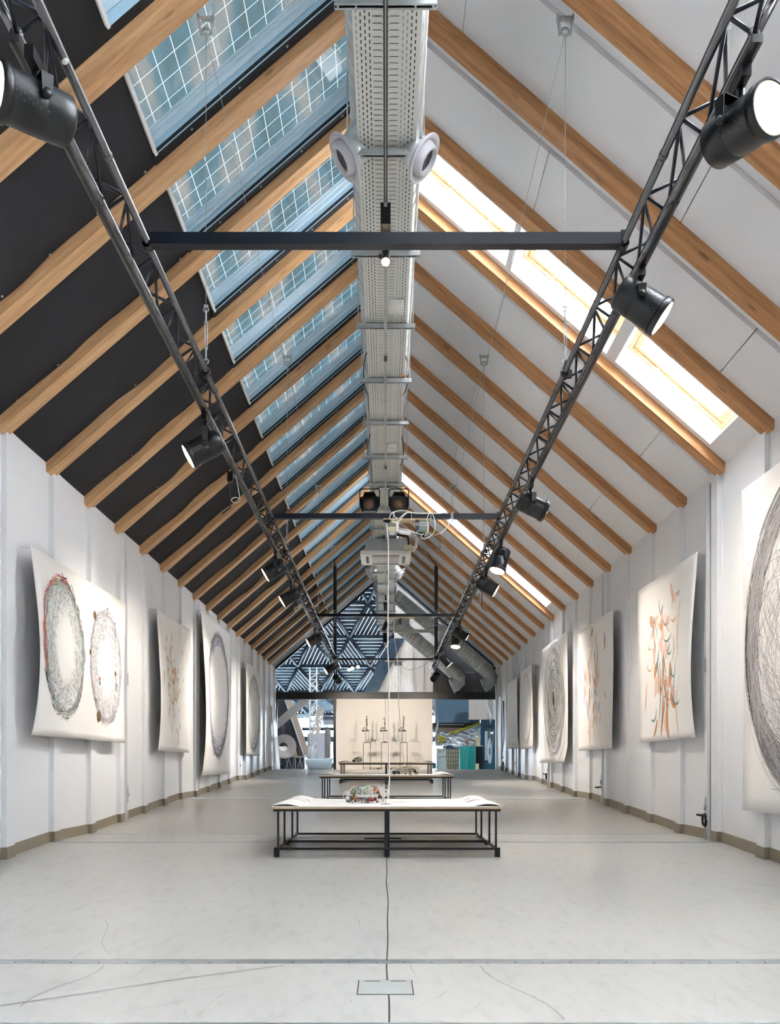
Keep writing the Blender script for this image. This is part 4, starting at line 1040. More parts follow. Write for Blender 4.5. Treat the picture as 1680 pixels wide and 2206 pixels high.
M['dusty'] = pmat('dusty_red_parts', (186, 128, 120), .5, var=.2, scale=40)
def robot(name, label, cx, cy, z0, L, H, seed, rich):
    r = random.Random(seed); o = thing(name, label, 'robot', (cx, cy, z0), 'drawing robots on the tables')
    a, b = cx - L / 2, cx + L / 2; s = H / .19
    mb = MB(); mb.cbox((cx + .0 * L, cy, z0 + .055 * s), L * .62, .12, .006); mb.cbox((cx + .02 * L, cy, z0 + .095 * s), L * .60, .11, .005)
    for x in (-.28, 0, .28): 
        for y in (-.05, .05): mb.tube([(cx + x * L, cy + y, z0 + .052 * s), (cx + x * L, cy + y, z0 + .1 * s)], .004, 6)
    mb.build('chassis', 'brown' if rich else 'dgrey', o)
    mb = MB(); mb.cbox((cx + .02 * L, cy - .065, z0 + .075 * s), L * .5, .006, .032 * s); mb.build('side_plate', 'white' if rich else 'cream', o)
    for i, (y, rr) in enumerate(((-.075, .034), (.07, .034))):
        mb = MB(); mb.lathe((a + .055 * s, cy + y, z0 + .04 * s), (-.55, -.8 if y < 0 else .8, 0), [(-.01, rr * s * .5), (-.01, rr * s), (.012, rr * s), (.012, rr * s * .7), (.016, rr * s * .3), (.016, 0)], 20)
        mb.build('wheel', 'dgrey', o)
        if rich:
            for zc in (.10, .052):
                m2 = MB(); m2.lathe((a + .045, cy + y * 1.1 - .02, z0 + zc), (-.5, -.85, 0), [(0, .024), (.006, .024), (.006, .008), (.009, .008), (.009, 0)], 18); m2.build('gear_disc', 'white', o)
    if rich:
        for (x, z, w_, an) in ((-.13, .125, .06, .35), (.0, .14, .075, -.2)):
            mb = MB(); mb.cbox((cx + x * L / .47, cy - .02, z0 + z), w_, .09, .004, rot=Matrix.Rotation(an, 3, 'Y') @ Matrix.Rotation(1.1, 3, 'X'))
            for k in range(7): mb.cbox((cx + x * L / .47 + r.uniform(-.03, .03), cy - .035, z0 + z + r.uniform(-.02, .025)), .008, .006, .006, 1)
            mb.build('circuit_board', ['green', 'white'], o)
        for (x, z) in ((-.11, .055), (.09, .14)):
            mb = MB(); mb.cbox((cx + x, cy - .06, z0 + z), .03, .03, .045, rot=Matrix.Rotation(.4, 3, 'Y')); mb.build('bracket', 'orange', o)
        mb = MB(); mb.cbox((cx + .055, cy, z0 + .125), .07, .06, .045); mb.cbox((cx - .03, cy, z0 + .03), .13, .05, .03); mb.build('battery_box', 'white', o)
    for k in range(5 if rich else 4):
        x = [-.36, -.25, .22, .32, .12][k] * L; z = [.035, .045, .11, .07, .03][k] * s; q = Vector((cx + x, cy - .05 + r.uniform(-.02, .02), z0 + z))
        mb = MB(); d = Vector((r.uniform(-1, 1), r.uniform(-1, .2), r.uniform(-.4, .4))).normalized(); mb.lathe(q, d, [(-.025 * s, 0), (-.025 * s, .016 * s), (.02 * s, .016 * s), (.022 * s, .006), (.034 * s, .006), (.034 * s, 0)], 14)
        mb.build('motor', ['brown', 'dgrey', M['dusty'], 'brown', 'red'][k] if rich else ['brown', 'dgrey', 'steel', 'brown'][k], o)
    mb = MB(); ms = ['brown', 'dgrey', 'white', 'grey', M['dusty']] if rich else ['brown', 'dgrey', 'cream', 'steel', 'brown']
    for k in range(110):                                        # small fittings, screws and connectors
        t = r.random(); x = a + .04 + (L - .08) * t; hmax = H * (.55 + .3 * math.sin(math.pi * t))
        mb.cbox((x, cy + r.uniform(-.09, .06), z0 + .008 + r.random() ** 1.2 * hmax * .85), r.uniform(.005, .022), r.uniform(.005, .022), r.uniform(.005, .022), r.randrange(5), rot=Matrix.Rotation(r.uniform(0, 3), 3, Vector((r.random(), r.random(), r.random() + .1))))
    f = mb.build('small_fittings', ms, o); f['kind'] = 'stuff'
    mb = MB()
    for k in range(80 if rich else 40):
        t = r.random() ** .7 if rich else r.random(); x = a + .09 + (L - .13) * t
        p0 = Vector((x, cy + r.uniform(-.06, .05), z0 + H * r.uniform(.3, .6))); p3 = Vector((min(b, max(a, x + r.gauss(.02, .1))), cy + r.uniform(-.1, .06), z0 + H * r.uniform(.1, .5)))
        up = H * r.uniform(.3, .75)
        mb.tube(bez(p0, p0 + Vector((r.uniform(-.06, .06), -.03, up)), p3 + Vector((r.uniform(-.06, .06), -.03, up)), p3, 9), .0027 if rich else .002, 5, 0 if r.random() < .9 else r.randrange(1, 3), cap=False)
    f = mb.build('wiring', ['wire', 'red', 'dgrey'] if rich else ['cream', 'brown', 'dgrey'], o); f['kind'] = 'stuff'
    return o
robot('drawing_robot', 'wired drawing robot with green circuit boards on the nearest table', -.205, 9.3, Z1 + .002, .47, .19, 5, True)
robot('drawing_robot', 'tangled brownish drawing robot on the second table', XX(874, 15.0), 15.0, Z2 + .002, .50, .18, 6, False)
robot('drawing_robot', 'small dark drawing robot on the farthest table', XX(770, 20.9), 20.9, Z3 + .002, .27, .15, 7, False)

# supply cords dropping from the bars
def cord(label, pts, r_, mat='wire'):
    mb = MB(); mb.tube(pts, r_, 8); o = mb.build('supply_cord', mat); return tag(o, label, 'cable', 'supply cords of the robots')
c1 = [P(833, 1128, 9.7), P(834, 1145, 9.68), P(836, 1160, 9.66), P(836.5, 1180, 9.66), P(836, 1300, 9.64), P(835, 1400, 9.62), P(839, 1470, 9.6), P(837, 1540, 9.55), P(838, 1620, 9.5), P(839, 1680, 9.46), P(838, 1694, 9.44), P(834, 1706, 9.42), P(829, 1716, 9.38)]
cord('thick white cord dropping from the rig bar to the robot on the nearest table', c1, .0065)
c2 = [P(848, 1334, 16.1), P(850, 1380, 16.1), P(856, 1420, 16.1), P(858, 1470, 16.0), P(858, 1505, 15.9), P(862, 1560, 15.7), P(868, 1620, 15.3), P(872, 1650, 15.1)]
cord('thin white cord dropping to the robot on the second table', c2, .006)
c3 = [P(838, 1423, 22.7), P(836, 1500, 22.6), P(832, 1530, 22.4), P(826, 1560, 22.2), P(808, 1600, 21.8), P(782, 1634, 21.2)]
cord('very thin cord slanting down to the robot on the farthest table', c3, .0028)

# control rigs wired to the bars
def rig(D, s, zc, label, detail):
    # detail in metres from the left end of the plank
    x0 = -.022; z = zc - .035; o = thing('control_rig', label, 'control rig', (x0, D, z), 'control rigs on the cross bars')
    mb = MB(); mb.box(x0, x0 + .52 * s, D - .01, D + .09, z - .024, z - .002); mb.build('plank', 'ply', o)
    if detail:
        mb = MB(); mb.box(XX(901, D), XX(924, D), D, D + .03, ZZ(1142, D), ZZ(1121, D)); mb.build('power_supply', 'grey', o)
        mb = MB(); mb.box(XX(895, D), XX(903, D), D - .01, D + .04, ZZ(1146, D), ZZ(1119, D)); mb.cbox(P(905, 1150, D), .12, .03, .05, rot=Matrix.Rotation(.4, 3, 'Y')); mb.build('dark_module', 'dgrey', o)
        mb = MB(); mb.cbox(P(911, 1145, D - .02), .09, .04, .006); mb.build('circuit_board', 'green', o)
        mb = MB(); mb.cbox(P(844, 1141, D), .078, .05, .055); mb.cbox(P(844, 1150, D), .05, .04, .03, 1); mb.build('junction_box', ['cream', 'steel'], o)
        mb = MB(); mb.cbox(P(856, 1134, D), .03, .01, .1); mb.build('strap', 'white', o)
        mb = MB(); mb.lathe(P(835, 1122, D) + Vector((0, -.01, 0)), (0, 0, -1), [(0, .05), (.012, .05), (.02, .02)], 16); mb.build('hub', 'black', o)
        mb = MB(); mb.cbox(P(872, 1147, D), .13, .04, .035, rot=Matrix.Rotation(.15, 3, 'Y')); mb.cbox(P(868, 1136, D), .10, .03, .02, 1, rot=Matrix.Rotation(.6, 3, 'Y')); mb.build('pump_bracket', ['white', 'brown'], o)
        mb = MB(); d0 = D - .04
        def px(*q): return [P(x, y, d0 + dd) for x, y, dd in q]
        def sm(pts):
            out = []; n = len(pts)
            for i in range(n - 1):
                p0 = pts[max(i - 1, 0)]; p1 = pts[i]; p2 = pts[i + 1]; p3 = pts[min(i + 2, n - 1)]
                for k in range(6):
                    t = k / 6; out.append(.5 * ((2 * p1) + (p2 - p0) * t + (2 * p0 - 5 * p1 + 4 * p2 - p3) * t * t + (3 * p1 - p0 - 3 * p2 + p3) * t ** 3))
            return out + [pts[-1]]
        T = lambda r_, *q: mb.tube(sm(px(*q)), r_, 6)
        T(.0055, (847, 1103, 0), (840, 1111, 0), (841, 1121, 0), (850, 1125, 0), (860, 1122, 0), (868, 1112, 0), (878, 1105, 0), (890, 1105, 0))
        T(.0055, (890, 1105, 0), (870, 1100, .02), (855, 1101, .02), (848, 1105, 0), (851, 1114, 0), (859, 1117, 0), (866, 1111, 0), (874, 1105, 0), (886, 1105, 0))
        T(.006, (876, 1101, .02), (890, 1105, .02), (905, 1106, .02), (925, 1106, .02), (945, 1106, .02), (958, 1105, .02), (965, 1106, .02))
        T(.0045, (924, 1106, 0), (920, 1118, 0), (922, 1135, 0), (920, 1148, 0), (914, 1155, 0))
        T(.0045, (931, 1106, 0), (936, 1120, 0), (937, 1140, 0), (930, 1152, 0), (920, 1159, 0), (909, 1160, 0), (907, 1154, 0), (912, 1150, 0))
        T(.0045, (860, 1138, 0), (880, 1142, 0), (895, 1148, 0), (908, 1152, 0)); T(.003, (972, 1106, 0), (970, 1125, 0), (960, 1138, 0), (945, 1150, 0), (930, 1152, 0), (921, 1144, 0))
        T(.003, (977, 1117, 0), (968, 1120, 0), (964, 1135, 0), (948, 1151, 0)); T(.004, (895, 1128, 0), (910, 1126, 0), (924, 1126, 0)); T(.004, (895, 1131, 0), (910, 1131, 0), (924, 1132, 0))
        T(.004, (892, 1153, 0), (902, 1142, 0))
        mb.build('white_cables', 'wire', o)
        mb = MB()
        for x in (847, 886, 928, 975): mb.box(XX(x, D) - .003, XX(x, D) + .003, D - .012, D + .055, z - .03, z + .075)
        mb.build('zip_ties', 'white', o)
    else:
        mb = MB(); mb.box(x0 + .26 * s, x0 + .30 * s, D, D + .04, z - .13 * s, z - .02); mb.build('dark_module', 'black', o)
        mb = MB(); mb.box(x0 + .31 * s, x0 + .45 * s, D, D + .04, z - .13 * s, z - .03); mb.build('power_supply', 'grey', o)
        mb = MB(); mb.tube(bez((x0 + .44 * s, D, z - .12), (x0 + .5 * s, D, z - .3), (x0 + .9 * s, D, z - .28), (x0 + 1.15 * s, D, z)), .004, 5); mb.build('loose_wire', 'black', o)
rig(9.70, 1.0, E + 2.762, 'plywood control rig with looping white cables under the second cross bar', True)
rig(16.0, 1.02, E + 2.745, 'plywood control rig under the third cross bar, before the ducts', False)
rig(22.65, 1.0, E + 2.755, 'plywood control rig under the fourth cross bar, against pale cladding', False)
# little cable bundles hanging on the trusses
for i, (sg, d, tx) in enumerate(((-1, 7.95, 'below the black slope, before the second bar'), (-1, 13.4, 'below the black slope, past the fourth lamp'), (1, 12.9, 'below the white slope, past the fifth lamp'))):
    x = sg * xt; z = TH + OB.z - .05; mb = MB()
    mb.tube([(x + sg * .04, d, z + .02), (x + sg * .06, d, z - .08), (x + sg * .05, d, z - .3), (x + sg * .12, d - .02, z - .36)], .006, 5, 0)
    mb.cbox((x + sg * .05, d, z - .02), .05, .04, .09, 0); mb.tube([(x + sg * .02, d, z - .1), (x + sg * .015, d, z - .16), (x - .0, d, z - .16)], .007, 5, 0)
    mb.tube([(x + .05 * math.cos(a) * .8, d, z - .23 + .025 * math.sin(a)) for a in [q * .5 for q in range(14)]] + [(x + sg * .0, d, z)], .0035, 5, 1)
    o = mb.build('cable_bundle', ['black', 'white']); tag(o, 'dangling cable ends on the truss ' + tx, 'cable', 'loose cable ends on the trusses')

# ------------------------------------------------------------------ drawing machines on their stands before the screen
for i, (x, tx, liq) in enumerate(((790, 'nearest the black post', 'lilac'), (829, 'with red liquid in its jar, middle of three', 'red'), (869.5, 'nearest the glass door', 'cream'))):
    D = 28.0; zf = floor_z(D); c = Vector((XX(x, D), D, zf)); zt_ = ZZ(1599, D); w_ = .112
    o = thing('machine_stand', 'thin steel plinth frame, ' + tx, 'stand', c, 'stands of the drawing machines')
    for sx in (-1, 1):
        for sy in (0, 1):
            mb = MB(); mb.box(c.x + sx * w_ - .007, c.x + sx * w_ + .007, D + sy * .22, D + sy * .22 + .014, zf, zt_ - .014); mb.build('leg', 'brown' if sx > 0 else 'dgrey', o)
    mb = MB(); mb.box(c.x - w_ - .007, c.x + w_ + .007, D, D + .234, zt_ - .014, zt_); mb.build('top_plate', 'dgrey', o)
    mb = MB()
    for y in (D, D + .22): mb.box(c.x - w_, c.x + w_, y, y + .012, zf + .05, zf + .062)
    mb.build('bottom_rail', 'brown', o)
    o = thing('drawing_machine', 'small mast machine with glass jar, ' + tx, 'machine', (c.x, D + .11, zt_), 'drawing machines on thin stands'); q = Vector((c.x, D + .11, zt_))
    mb = MB(); mb.lathe(q, (0, 0, 1), [(0, .075), (.34, .075)], 20); mb.build('glass_jar', 'glass', o)
    mb = MB(); mb.lathe(q, (0, 0, 1), [(.002, .05), (.03 if liq == 'red' else .012, .05), (.03 if liq == 'red' else .012, 0)], 16); mb.build('liquid', liq, o)
    mb = MB()
    for a in range(3): mb.tube([q + Vector((.07 * math.cos(a * 2.1), .07 * math.sin(a * 2.1), .0)), q + Vector((.07 * math.cos(a * 2.1), .07 * math.sin(a * 2.1), .38))], .004, 5)
    mb.lathe(q, (0, 0, 1), [(.355, .05), (.355, .09), (.375, .09), (.39, .05), (.40, .02)], 18); mb.build('collar', 'dgrey', o)
    mb = MB(); mb.box(q.x - .012, q.x + .012, q.y - .01, q.y + .01, q.z + .39, q.z + .84); r = random.Random(i)
    for k in range(7): mb.cbox(q + Vector((r.uniform(-.045, .02), -.01, r.uniform(.45, .8))), .03, .02, .035)
    mb.build('mast', 'brown', o)
    mb = MB(); mb.cbox(q + Vector((-.12, 0, .37)), .07, .05, .06)
    for k in range(8): mb.tube(bez(q + Vector((-.12, 0, .37)), q + Vector((-.16 + r.uniform(-.02, .02), -.02, .48)), q + Vector((-.05, -.02, .5 + r.uniform(-.05, .05))), q + Vector((-.03, 0, .40)), 6), .003, 4)
    mb.build('side_motor', 'dgrey', o)
mb = MB(); mb.tube([P(829.5, 1372, 26.5), P(829.5, 1381, 26.5)], .03, 10, 0); mb.lathe(P(829.5, 1381, 26.5), (0, 0, -1), [(0, .03), (.06, .055), (.11, .05), (.15, .015), (.16, 0)], 16, 1); mb.tube([P(829.5, 1391, 26.5), P(830, 1540, 27.9)], .005, 5, 0)
o = mb.build('pendant_bulb', ['dgrey', 'cream']); tag(o, 'cream pendant weight on a thin rod above the drawing machines', 'pendant')

# ------------------------------------------------------------------ glass gable
ZF = .96; zb0, zb1 = ZZ(1507, YG), ZZ(1491.5, YG)
n += 1; g = sempty('window_%d' % n, 'glazed steel gable at the far end of the hall', (0, YG, ZF))
mb = MB(); mb.box(-3.65, 3.65, YG - .06, YG + .1, zb0, zb1); mb.box(-3.65, 3.65, YG - .12, YG - .06, zb0, zb0 + .03); mb.box(-3.65, 3.65, YG - .12, YG - .06, zb1 - .03, zb1); mb.build('transom_beam', 'black', g)
mb = MB(); mb.box(XX(718, YG), XX(724.5, YG), YG - .08, YG + .05, ZF, zb0); mb.build('lower_post', 'black', g)
mb = MB(); mb.box(XX(719, YG), XX(722, YG), YG, YG + .05, zb1, roof_pt(-1, 1.7, 0, .0).z); mb.build('upper_mullion', 'black', g)
mb = MB(); mb.box(XX(936, YG), XX(940, YG), YG, YG + .05, zb1, roof_pt(1, 1.65, 0, .0).z); mb.build('upper_mullion', 'black', g)
for s_ in (-1, 1): mb = MB(); mb.roofbox(s_, 0, 3.62, .04, .12, YG - .02, YG + .06); mb.build('sloping_frame', 'black', g)
mb = MB(); mb.box(-3.66, -3.585, YG - .03, YG + .05, ZF, zb0); mb.build('jamb', 'black', g)
mb = MB(); mb.prism([(-3.6, YG + .02, zb1), (3.6, YG + .02, zb1), (3.6, YG + .02, ZE + .0), (0, YG + .02, ZE + SL * W), (-3.6, YG + .02, ZE + .0)], (0, .008, 0)); mb.build('gable_pane', 'glass', g)
mb = MB(); mb.box(-3.59, XX(718, YG), YG, YG + .008, ZF + .01, zb0); lp = mb.build('lower_pane', 'glass', g)
mb = MB(); yy = YG - .012
def film_poly(px_): return [P(x, y, yy) for x, y in px_]
mb.prism(film_poly([(597.5, 1549), (646, 1508), (663, 1508), (664, 1515), (597.5, 1571)]), (0, .004, 0)); mb.prism(film_poly([(671, 1582), (685, 1522), (699.5, 1526), (687.5, 1586)]), (0, .004, 0))
c = P(612.5, 1608, yy); r0, r1_ = 9.3 * yy / F, 26 * yy / F; nn = 40; vs = []
for k in range(nn):
    a = 2 * math.pi * k / nn; vs += [(max(-3.585, c.x + r1_ * math.cos(a)), yy, c.z + r1_ * math.sin(a)), (c.x - .03 + r0 * math.cos(a), yy, c.z - .01 + r0 * math.sin(a))]
mb.add(vs, [(2 * k, 2 * k + 1, (2 * k + 3) % (2 * nn), (2 * k + 2) % (2 * nn)) for k in range(nn)]); mb.build('frosted_figures', 'film', lp)
# cream screen wall between post and door
mb = MB(); mb.box(XX(724.6, 28.95), XX(931.5, 28.95), 28.95, 29.1, ZF, zb0); o = mb.build('screen_wall', 'screen'); struct(o, 'cream projection wall at the end of the hall')
mb = MB(); q = [P(888, 1629, 28.9), P(897, 1628, 28.9), P(903, 1631, 28.9), P(911, 1631, 28.9), P(909, 1634, 28.9), P(899, 1638, 28.9)]; mb.prism(q, (0, .01, 0)); o = mb.build('torn_paper', 'white'); tag(o, 'torn scrap of white paper stuck low on the cream screen wall', 'paper')
mb = MB()
for (x, z_) in ((736, 2), (752, 1), (772, 2), (806, 3), (812, 1), (845, 2), (850, 1), (815, 1)):
    mb.cbox(P(x, 1655, 27.6) * 1, .12, .08, .05, rot=Matrix.Rotation(x, 3, 'Z'))
o = None
for k, (x, w2) in enumerate(((806, .14), (817, .08), (848, .12))):
    mb = MB(); cc = Vector((XX(x, 28.3), 28.3, floor_z(28.3)))
    r = random.Random(x)
    for j in range(9): mb.cbox(cc + Vector((r.uniform(-w2, w2), r.uniform(-.05, .05), r.uniform(.015, .045))), .03, .03, .03, rot=Matrix.Rotation(r.random() * 3, 3, 'Z'))
    for j in range(4): mb.tube(bez(cc + Vector((-w2, 0, .02)), cc + Vector((-w2 / 2, 0, .1)), cc + Vector((w2 / 2, 0, .09)), cc + Vector((w2, r.uniform(-.04, .04), .012)), 6), .005, 4)
    o = mb.build('cable_heap', 'brown'); tag(o, 'small heap of dark cables on the floor, %s' % ('left of the middle stand', 'at the foot of the middle stand', 'right of the middle stand')[k], 'cable', 'cable heaps by the stands')
# glass doors at the end, both leaves swung outward
n += 1
def leaf(k, hinge, end, label, ringside):
    e = sempty('door_%d' % k, label, (hinge.x, hinge.y, ZF)); h, q = Vector(hinge), Vector(end); t_ = (q - h).normalized(); nr = Vector((-t_.y, t_.x, 0)) * .006; z0, z1 = ZF + .02, zb0 + (.16 if ringside else -.02)
    mb = MB(); mb.hexa([h - nr + UP * (z0 - h.z), q - nr + UP * (z0 - q.z), q + nr + UP * (z0 - q.z), h + nr + UP * (z0 - h.z), h - nr + UP * (z1 - h.z), q - nr + UP * (z1 - q.z), q + nr + UP * (z1 - q.z), h + nr + UP * (z1 - h.z)]); mb.build('pane', 'glass', e)
    S = lambda s_, z: h + (q - h) * s_ + UP * (z - h.z) - Vector((nr.x, nr.y, 0)) * 2.5 * (1 if nr.y > 0 else -1)
    mb = MB(); nn = 32; vs = []; L_ = (q - h).length; cz = ZF + .62
    for i in range(nn):
        a = 2 * math.pi * i / nn; vs += [S(.5 + .44 * math.cos(a), cz + .43 * math.sin(a)), S(.5 + .14 * math.cos(a), cz + .14 * math.sin(a))]
    mb.add(vs, [(2 * i, 2 * i + 1, (2 * i + 3) % (2 * nn), (2 * i + 2) % (2 * nn)) for i in range(nn)])
    mb.quad(S(0, ZF + (1.0 if not ringside else 1.75)), S(.35, ZF + (1.0 if not ringside else 1.5)), S(1, ZF + (1.45 if not ringside else 2.15)), S(1, ZF + (1.75 if not ringside else 2.3)))
    mb.build('frosted_figures', 'film', e)
    mb = MB(); b_ = S(.12, 0); z_ = ZF + .82
    for s_ in (-1, 1): mb.tube([Vector((b_.x, b_.y, z_)) + Vector((s_ * .05, 0, 0)), Vector((b_.x, b_.y, z_ + .48)) + Vector((s_ * .05, 0, 0))], .014, 8)
    for z2 in (.06, .42): mb.tube([Vector((b_.x - .05, b_.y, z_ + z2)), Vector((b_.x + .05, b_.y, z_ + z2))], .008, 6)
    mb.build('pull_handle', 'steel', e)
leaf(20, Vector((XX(933, YG), YG, ZF)), Vector((XX(943, 30.1), 30.1, ZF)), 'open glass door leaf beside the cream screen wall', False)
leaf(21, Vector((XX(1061.5, YG), YG, ZF)), Vector((XX(1050, 30.1), 30.1, ZF)), 'open glass door leaf by the side wall, with a frosted ring', True)

# ------------------------------------------------------------------ large spiral ducts before the gable
def bigduct(label, px_, D, r, elbow):
    o = thing('spiral_duct', label, 'duct', P(px_[0][0], px_[0][1], D), 'large spiral ducts by the gable')
    mb = MB(); spiral_duct(mb, P(*px_[0], D), P(*px_[1], D), r, .12, 32, .005); mb.build('straight_run', 'duct', o)
    pts = [P(x, y, D) for x, y in elbow]; mb = MB(); mb.tube(pts, r, 32, 0, cap=False)
    for i in range(0, len(pts), 1):
        t_ = (pts[min(i + 1, len(pts) - 1)] - pts[max(0, i - 1)]).normalized(); mb.lathe(pts[i] - t_ * .006, t_, [(0, r), (0, r + .008), (.012, r + .008), (.012, r)], 32)
    mb.build('elbow', 'steel', o)
    t_ = (pts[-1] - pts[-2]).normalized(); mb = MB(); mb.lathe(pts[-1] - t_ * .01, t_, [(0, r + .015), (.03, r + .015), (.03, r), (.0, r * .98), (-.02, r * .72)], 32); mb.build('outlet_rim', 'steel', o)
    mb = MB(); mb.disc(pts[-1] - t_ * .02, t_, r * .8, 24); mb.build('outlet_throat', 'dgrey', o)
bigduct('upper large spiral duct running down the white slope to an elbow at the side wall', ((850, 1283), (1038, 1437)), 28.4, .215, [(1038, 1437), (1050, 1448), (1056, 1458), (1055, 1467), (1048, 1474), (1042, 1477)])
bigduct('lower large spiral duct ending in an elbow above the glass door', ((846, 1336), (968, 1440)), 28.35, .225, [(968, 1440), (980, 1451), (987, 1461), (987, 1469), (981, 1475), (974, 1478)])
mb = MB(); mb.tube([P(1004, 1449, 28.4), P(1022, 1448, 28.4)], .03, 8); o = mb.build('support_strut', 'steel'); tag(o, 'short steel strut between the two large duct elbows', 'strut')
D = 27.0; mb = MB(); mb.box(XX(846, D), XX(1012, D), D, D + .3, ZZ(1360, D), ZZ(1359, D)); mb.box(XX(846, D), XX(1012, D), D, D + .004, ZZ(1360, D), ZZ(1356, D)); mb.box(XX(846, D), XX(1012, D), D + .3, D + .304, ZZ(1360, D), ZZ(1356, D))
zz = ZZ(1360, D) - .001
for k in range(50): x = XX(848, D) + k * .046; mb.quad((x, D + .05, zz), (x, D + .12, zz), (x + .02, D + .12, zz), (x + .02, D + .05, zz), 1); mb.quad((x, D + .18, zz), (x, D + .25, zz), (x + .02, D + .25, zz), (x + .02, D + .18, zz), 1)
o = mb.build('perforated_channel', ['tray', 'slot']); tag(o, 'short perforated cable tray crossing in front of the large spiral ducts', 'tray')
for k, (p_, m_) in enumerate(((.03, 'black'), (-.03, 'alu'))):
    mb = MB(); mb.roofbox(1, .2, 3.5, p_, p_ + .04, 28.85 - k * .04, 28.92 - k * .04); o = mb.build('blind_rail', m_); tag(o, ('black' if k == 0 else 'pale aluminium') + ' rail running down the white slope beside the glass gable', 'rail')
mb = MB(); mb.tube([roof_pt(1, .5, 28.0, .06), roof_pt(1, 3.4, 28.0, .06), (3.6, 28.0, E + 2.9), (3.6, 28.0, E + 2.2)], .02, 8); mb.tube([roof_pt(1, .5, 27.9, .06), roof_pt(1, 3.4, 27.9, .06), (3.58, 27.9, E + 3.0), (3.6, 28.3, E + 2.9)], .014, 8); o = mb.build('conduit_run', 'white'); tag(o, 'white conduit pair following the last strip of the white slope down to the wall', 'conduit')
# ------------------------------------------------------------------ the atrium beyond the glass
ZA = .94
def st_box(name, label, x0, x1, y0, y1, z0, z1, mat, fixup=None):
    mb = MB(); mb.box(x0, x1, y0, y1, z0, z1); return struct(mb.build(name, mat), label)
st_box('floor_atrium', 'smooth grey floor of the atrium', -9, 9, YG + .3, 47, ZA - .1, ZA + .015, 'concrete2')
st_box('wall_atrium_side', 'atrium side wall', -9.2, -9, YG + .3, 47, ZA, 9.5, 'wall')
st_box('wall_atrium_far_side', 'atrium side wall', 9, 9.2, YG + .3, 47, ZA, 9.5, 'wall')
zr = lambda D: 3.85 + (46 - D) * .345                       # inclined louvred roof
mb = MB()
for x0, x1 in ((-9, -6.4), (3.0, 9)): mb.box(x0, x1, 46, 46.2, ZA, zr(46))
mb.box(-6.4, 3.0, 46, 46.2, ZA, ZA + .3); mb.box(-6.4, 3.0, 46, 46.2, 2.35, 2.62)
for x in (-5.2, -3.6, -2.0, -.4, 1.2): mb.box(x, x + .12, 46, 46.15, ZA, zr(46))
struct(mb.build('wall_atrium_back', 'atr'), 'steel and glass back wall of the atrium')
TG = glassm('tinted_atrium_glass', (.80, .86, .90), .04)
TG3 = glassm('sky_dimming_glass', (.34, .39, .43), .04)  # tint holds back the sky light entering the atrium
mb = MB(); mb.box(-6.4, 3.0, 46.05, 46.06, ZA, zr(46)); g2 = struct(mb.build('window_atrium', TG), 'tinted glazing at the back of the atrium')
mb = MB(); mb.box(-9.2, -3.66, YG + .1, YG + .28, -.2, 9.4); struct(mb.build('wall_atrium_front', 'wall'))
mb = MB(); mb.box(3.66, 9.2, YG + .1, YG + .28, -.2, 9.4); struct(mb.build('wall_atrium_front_far', 'wall'))
zt0 = ZE + .42
for s_ in (-1, 1):
    mb = MB(); mb.prism([(0, YG + .32, zt0 + SL * W), (s_ * 3.66, YG + .32, zt0 - .05), (s_ * 3.66, YG + .32, 9.7), (0, YG + .32, 9.7)], (0, .1, 0)); struct(mb.build('wall_above_gable', 'wall'), 'atrium wall above the hall roof')
rf = sempty('ceiling_atrium', 'triangulated louvred atrium roof of blue steel', (0, 40, zr(40)))
def R3(x, D, up=0.0): k = math.hypot(1, .345); return Vector((x, D + up * .345 / k, zr(D) + up / k))
def clip(poly, nx, ny, c, keep):                              # keep nx*x+ny*y >= c (keep=1) or <= c
    out = []; m_ = len(poly)
    for i in range(m_):
        a, b = poly[i], poly[(i + 1) % m_]; da = (nx * a[0] + ny * a[1] - c) * keep; db = (nx * b[0] + ny * b[1] - c) * keep
        if da >= 0: out.append(a)
        if (da >= 0) != (db >= 0) and abs(da - db) > 1e-9: t = da / (da - db); out.append((a[0] + (b[0] - a[0]) * t, a[1] + (b[1] - a[1]) * t))
    return out
BX, BD = 1.66, 2.75
r = random.Random(3); bm_ = MB(); beams = []
rows = range(0, 6)
def node(i, j): return (-9 + i * BX + (BX / 2 if j % 2 else 0), 46 - j * BD)
for j in rows:
    for i in range(0, 12):
        a = node(i, j); b = node(i + 1, j)
        up_ = node(i + (1 if j % 2 else 0), j + 1); 
        c2 = node(i + (1 if j % 2 else 0) + 1, j + 1)
        for kind, tri in ((0, [a, b, up_]), (1, [b, up_, c2])):
            cx_ = sum(p[0] for p in tri) / 3
            if not -8.9 < cx_ < 8.9: continue
            mb = MB()
            if kind == 1: nx_, ny_, pitch = 0, 1, .30
            else:
                e0, e1 = (tri[0], tri[2]) if (i + j) % 3 else (tri[1], tri[2]); dx, dy = e1[0] - e0[0], e1[1] - e0[1]; nx_, ny_, pitch = dy / BD, -dx / BD, .175
            cs = [nx_ * p[0] + ny_ * p[1] for p in tri]; c = min(cs) + pitch * .3
            while c < max(cs):
                q = clip(clip(tri, nx_, ny_, c, 1), nx_, ny_, c + pitch * .86, -1)
                if len(q) > 2: mb.prism([R3(x, d, .0) for x, d in q], R3(0, 40, .014) - R3(0, 40, 0))
                c += pitch
            if mb.v: mb.build('louvre_panel', 'louv', rf)
        beams += [(a, b), (a, up_), (b, up_)]
for (a, b) in beams:
    if abs(a[0]) > 9.1 or abs(b[0]) > 9.1: continue
    bm_.tube([R3(a[0], a[1], -.08), R3(b[0], b[1], -.08)], .085, 6)
bm_.build('steel_lattice', 'atr', rf)
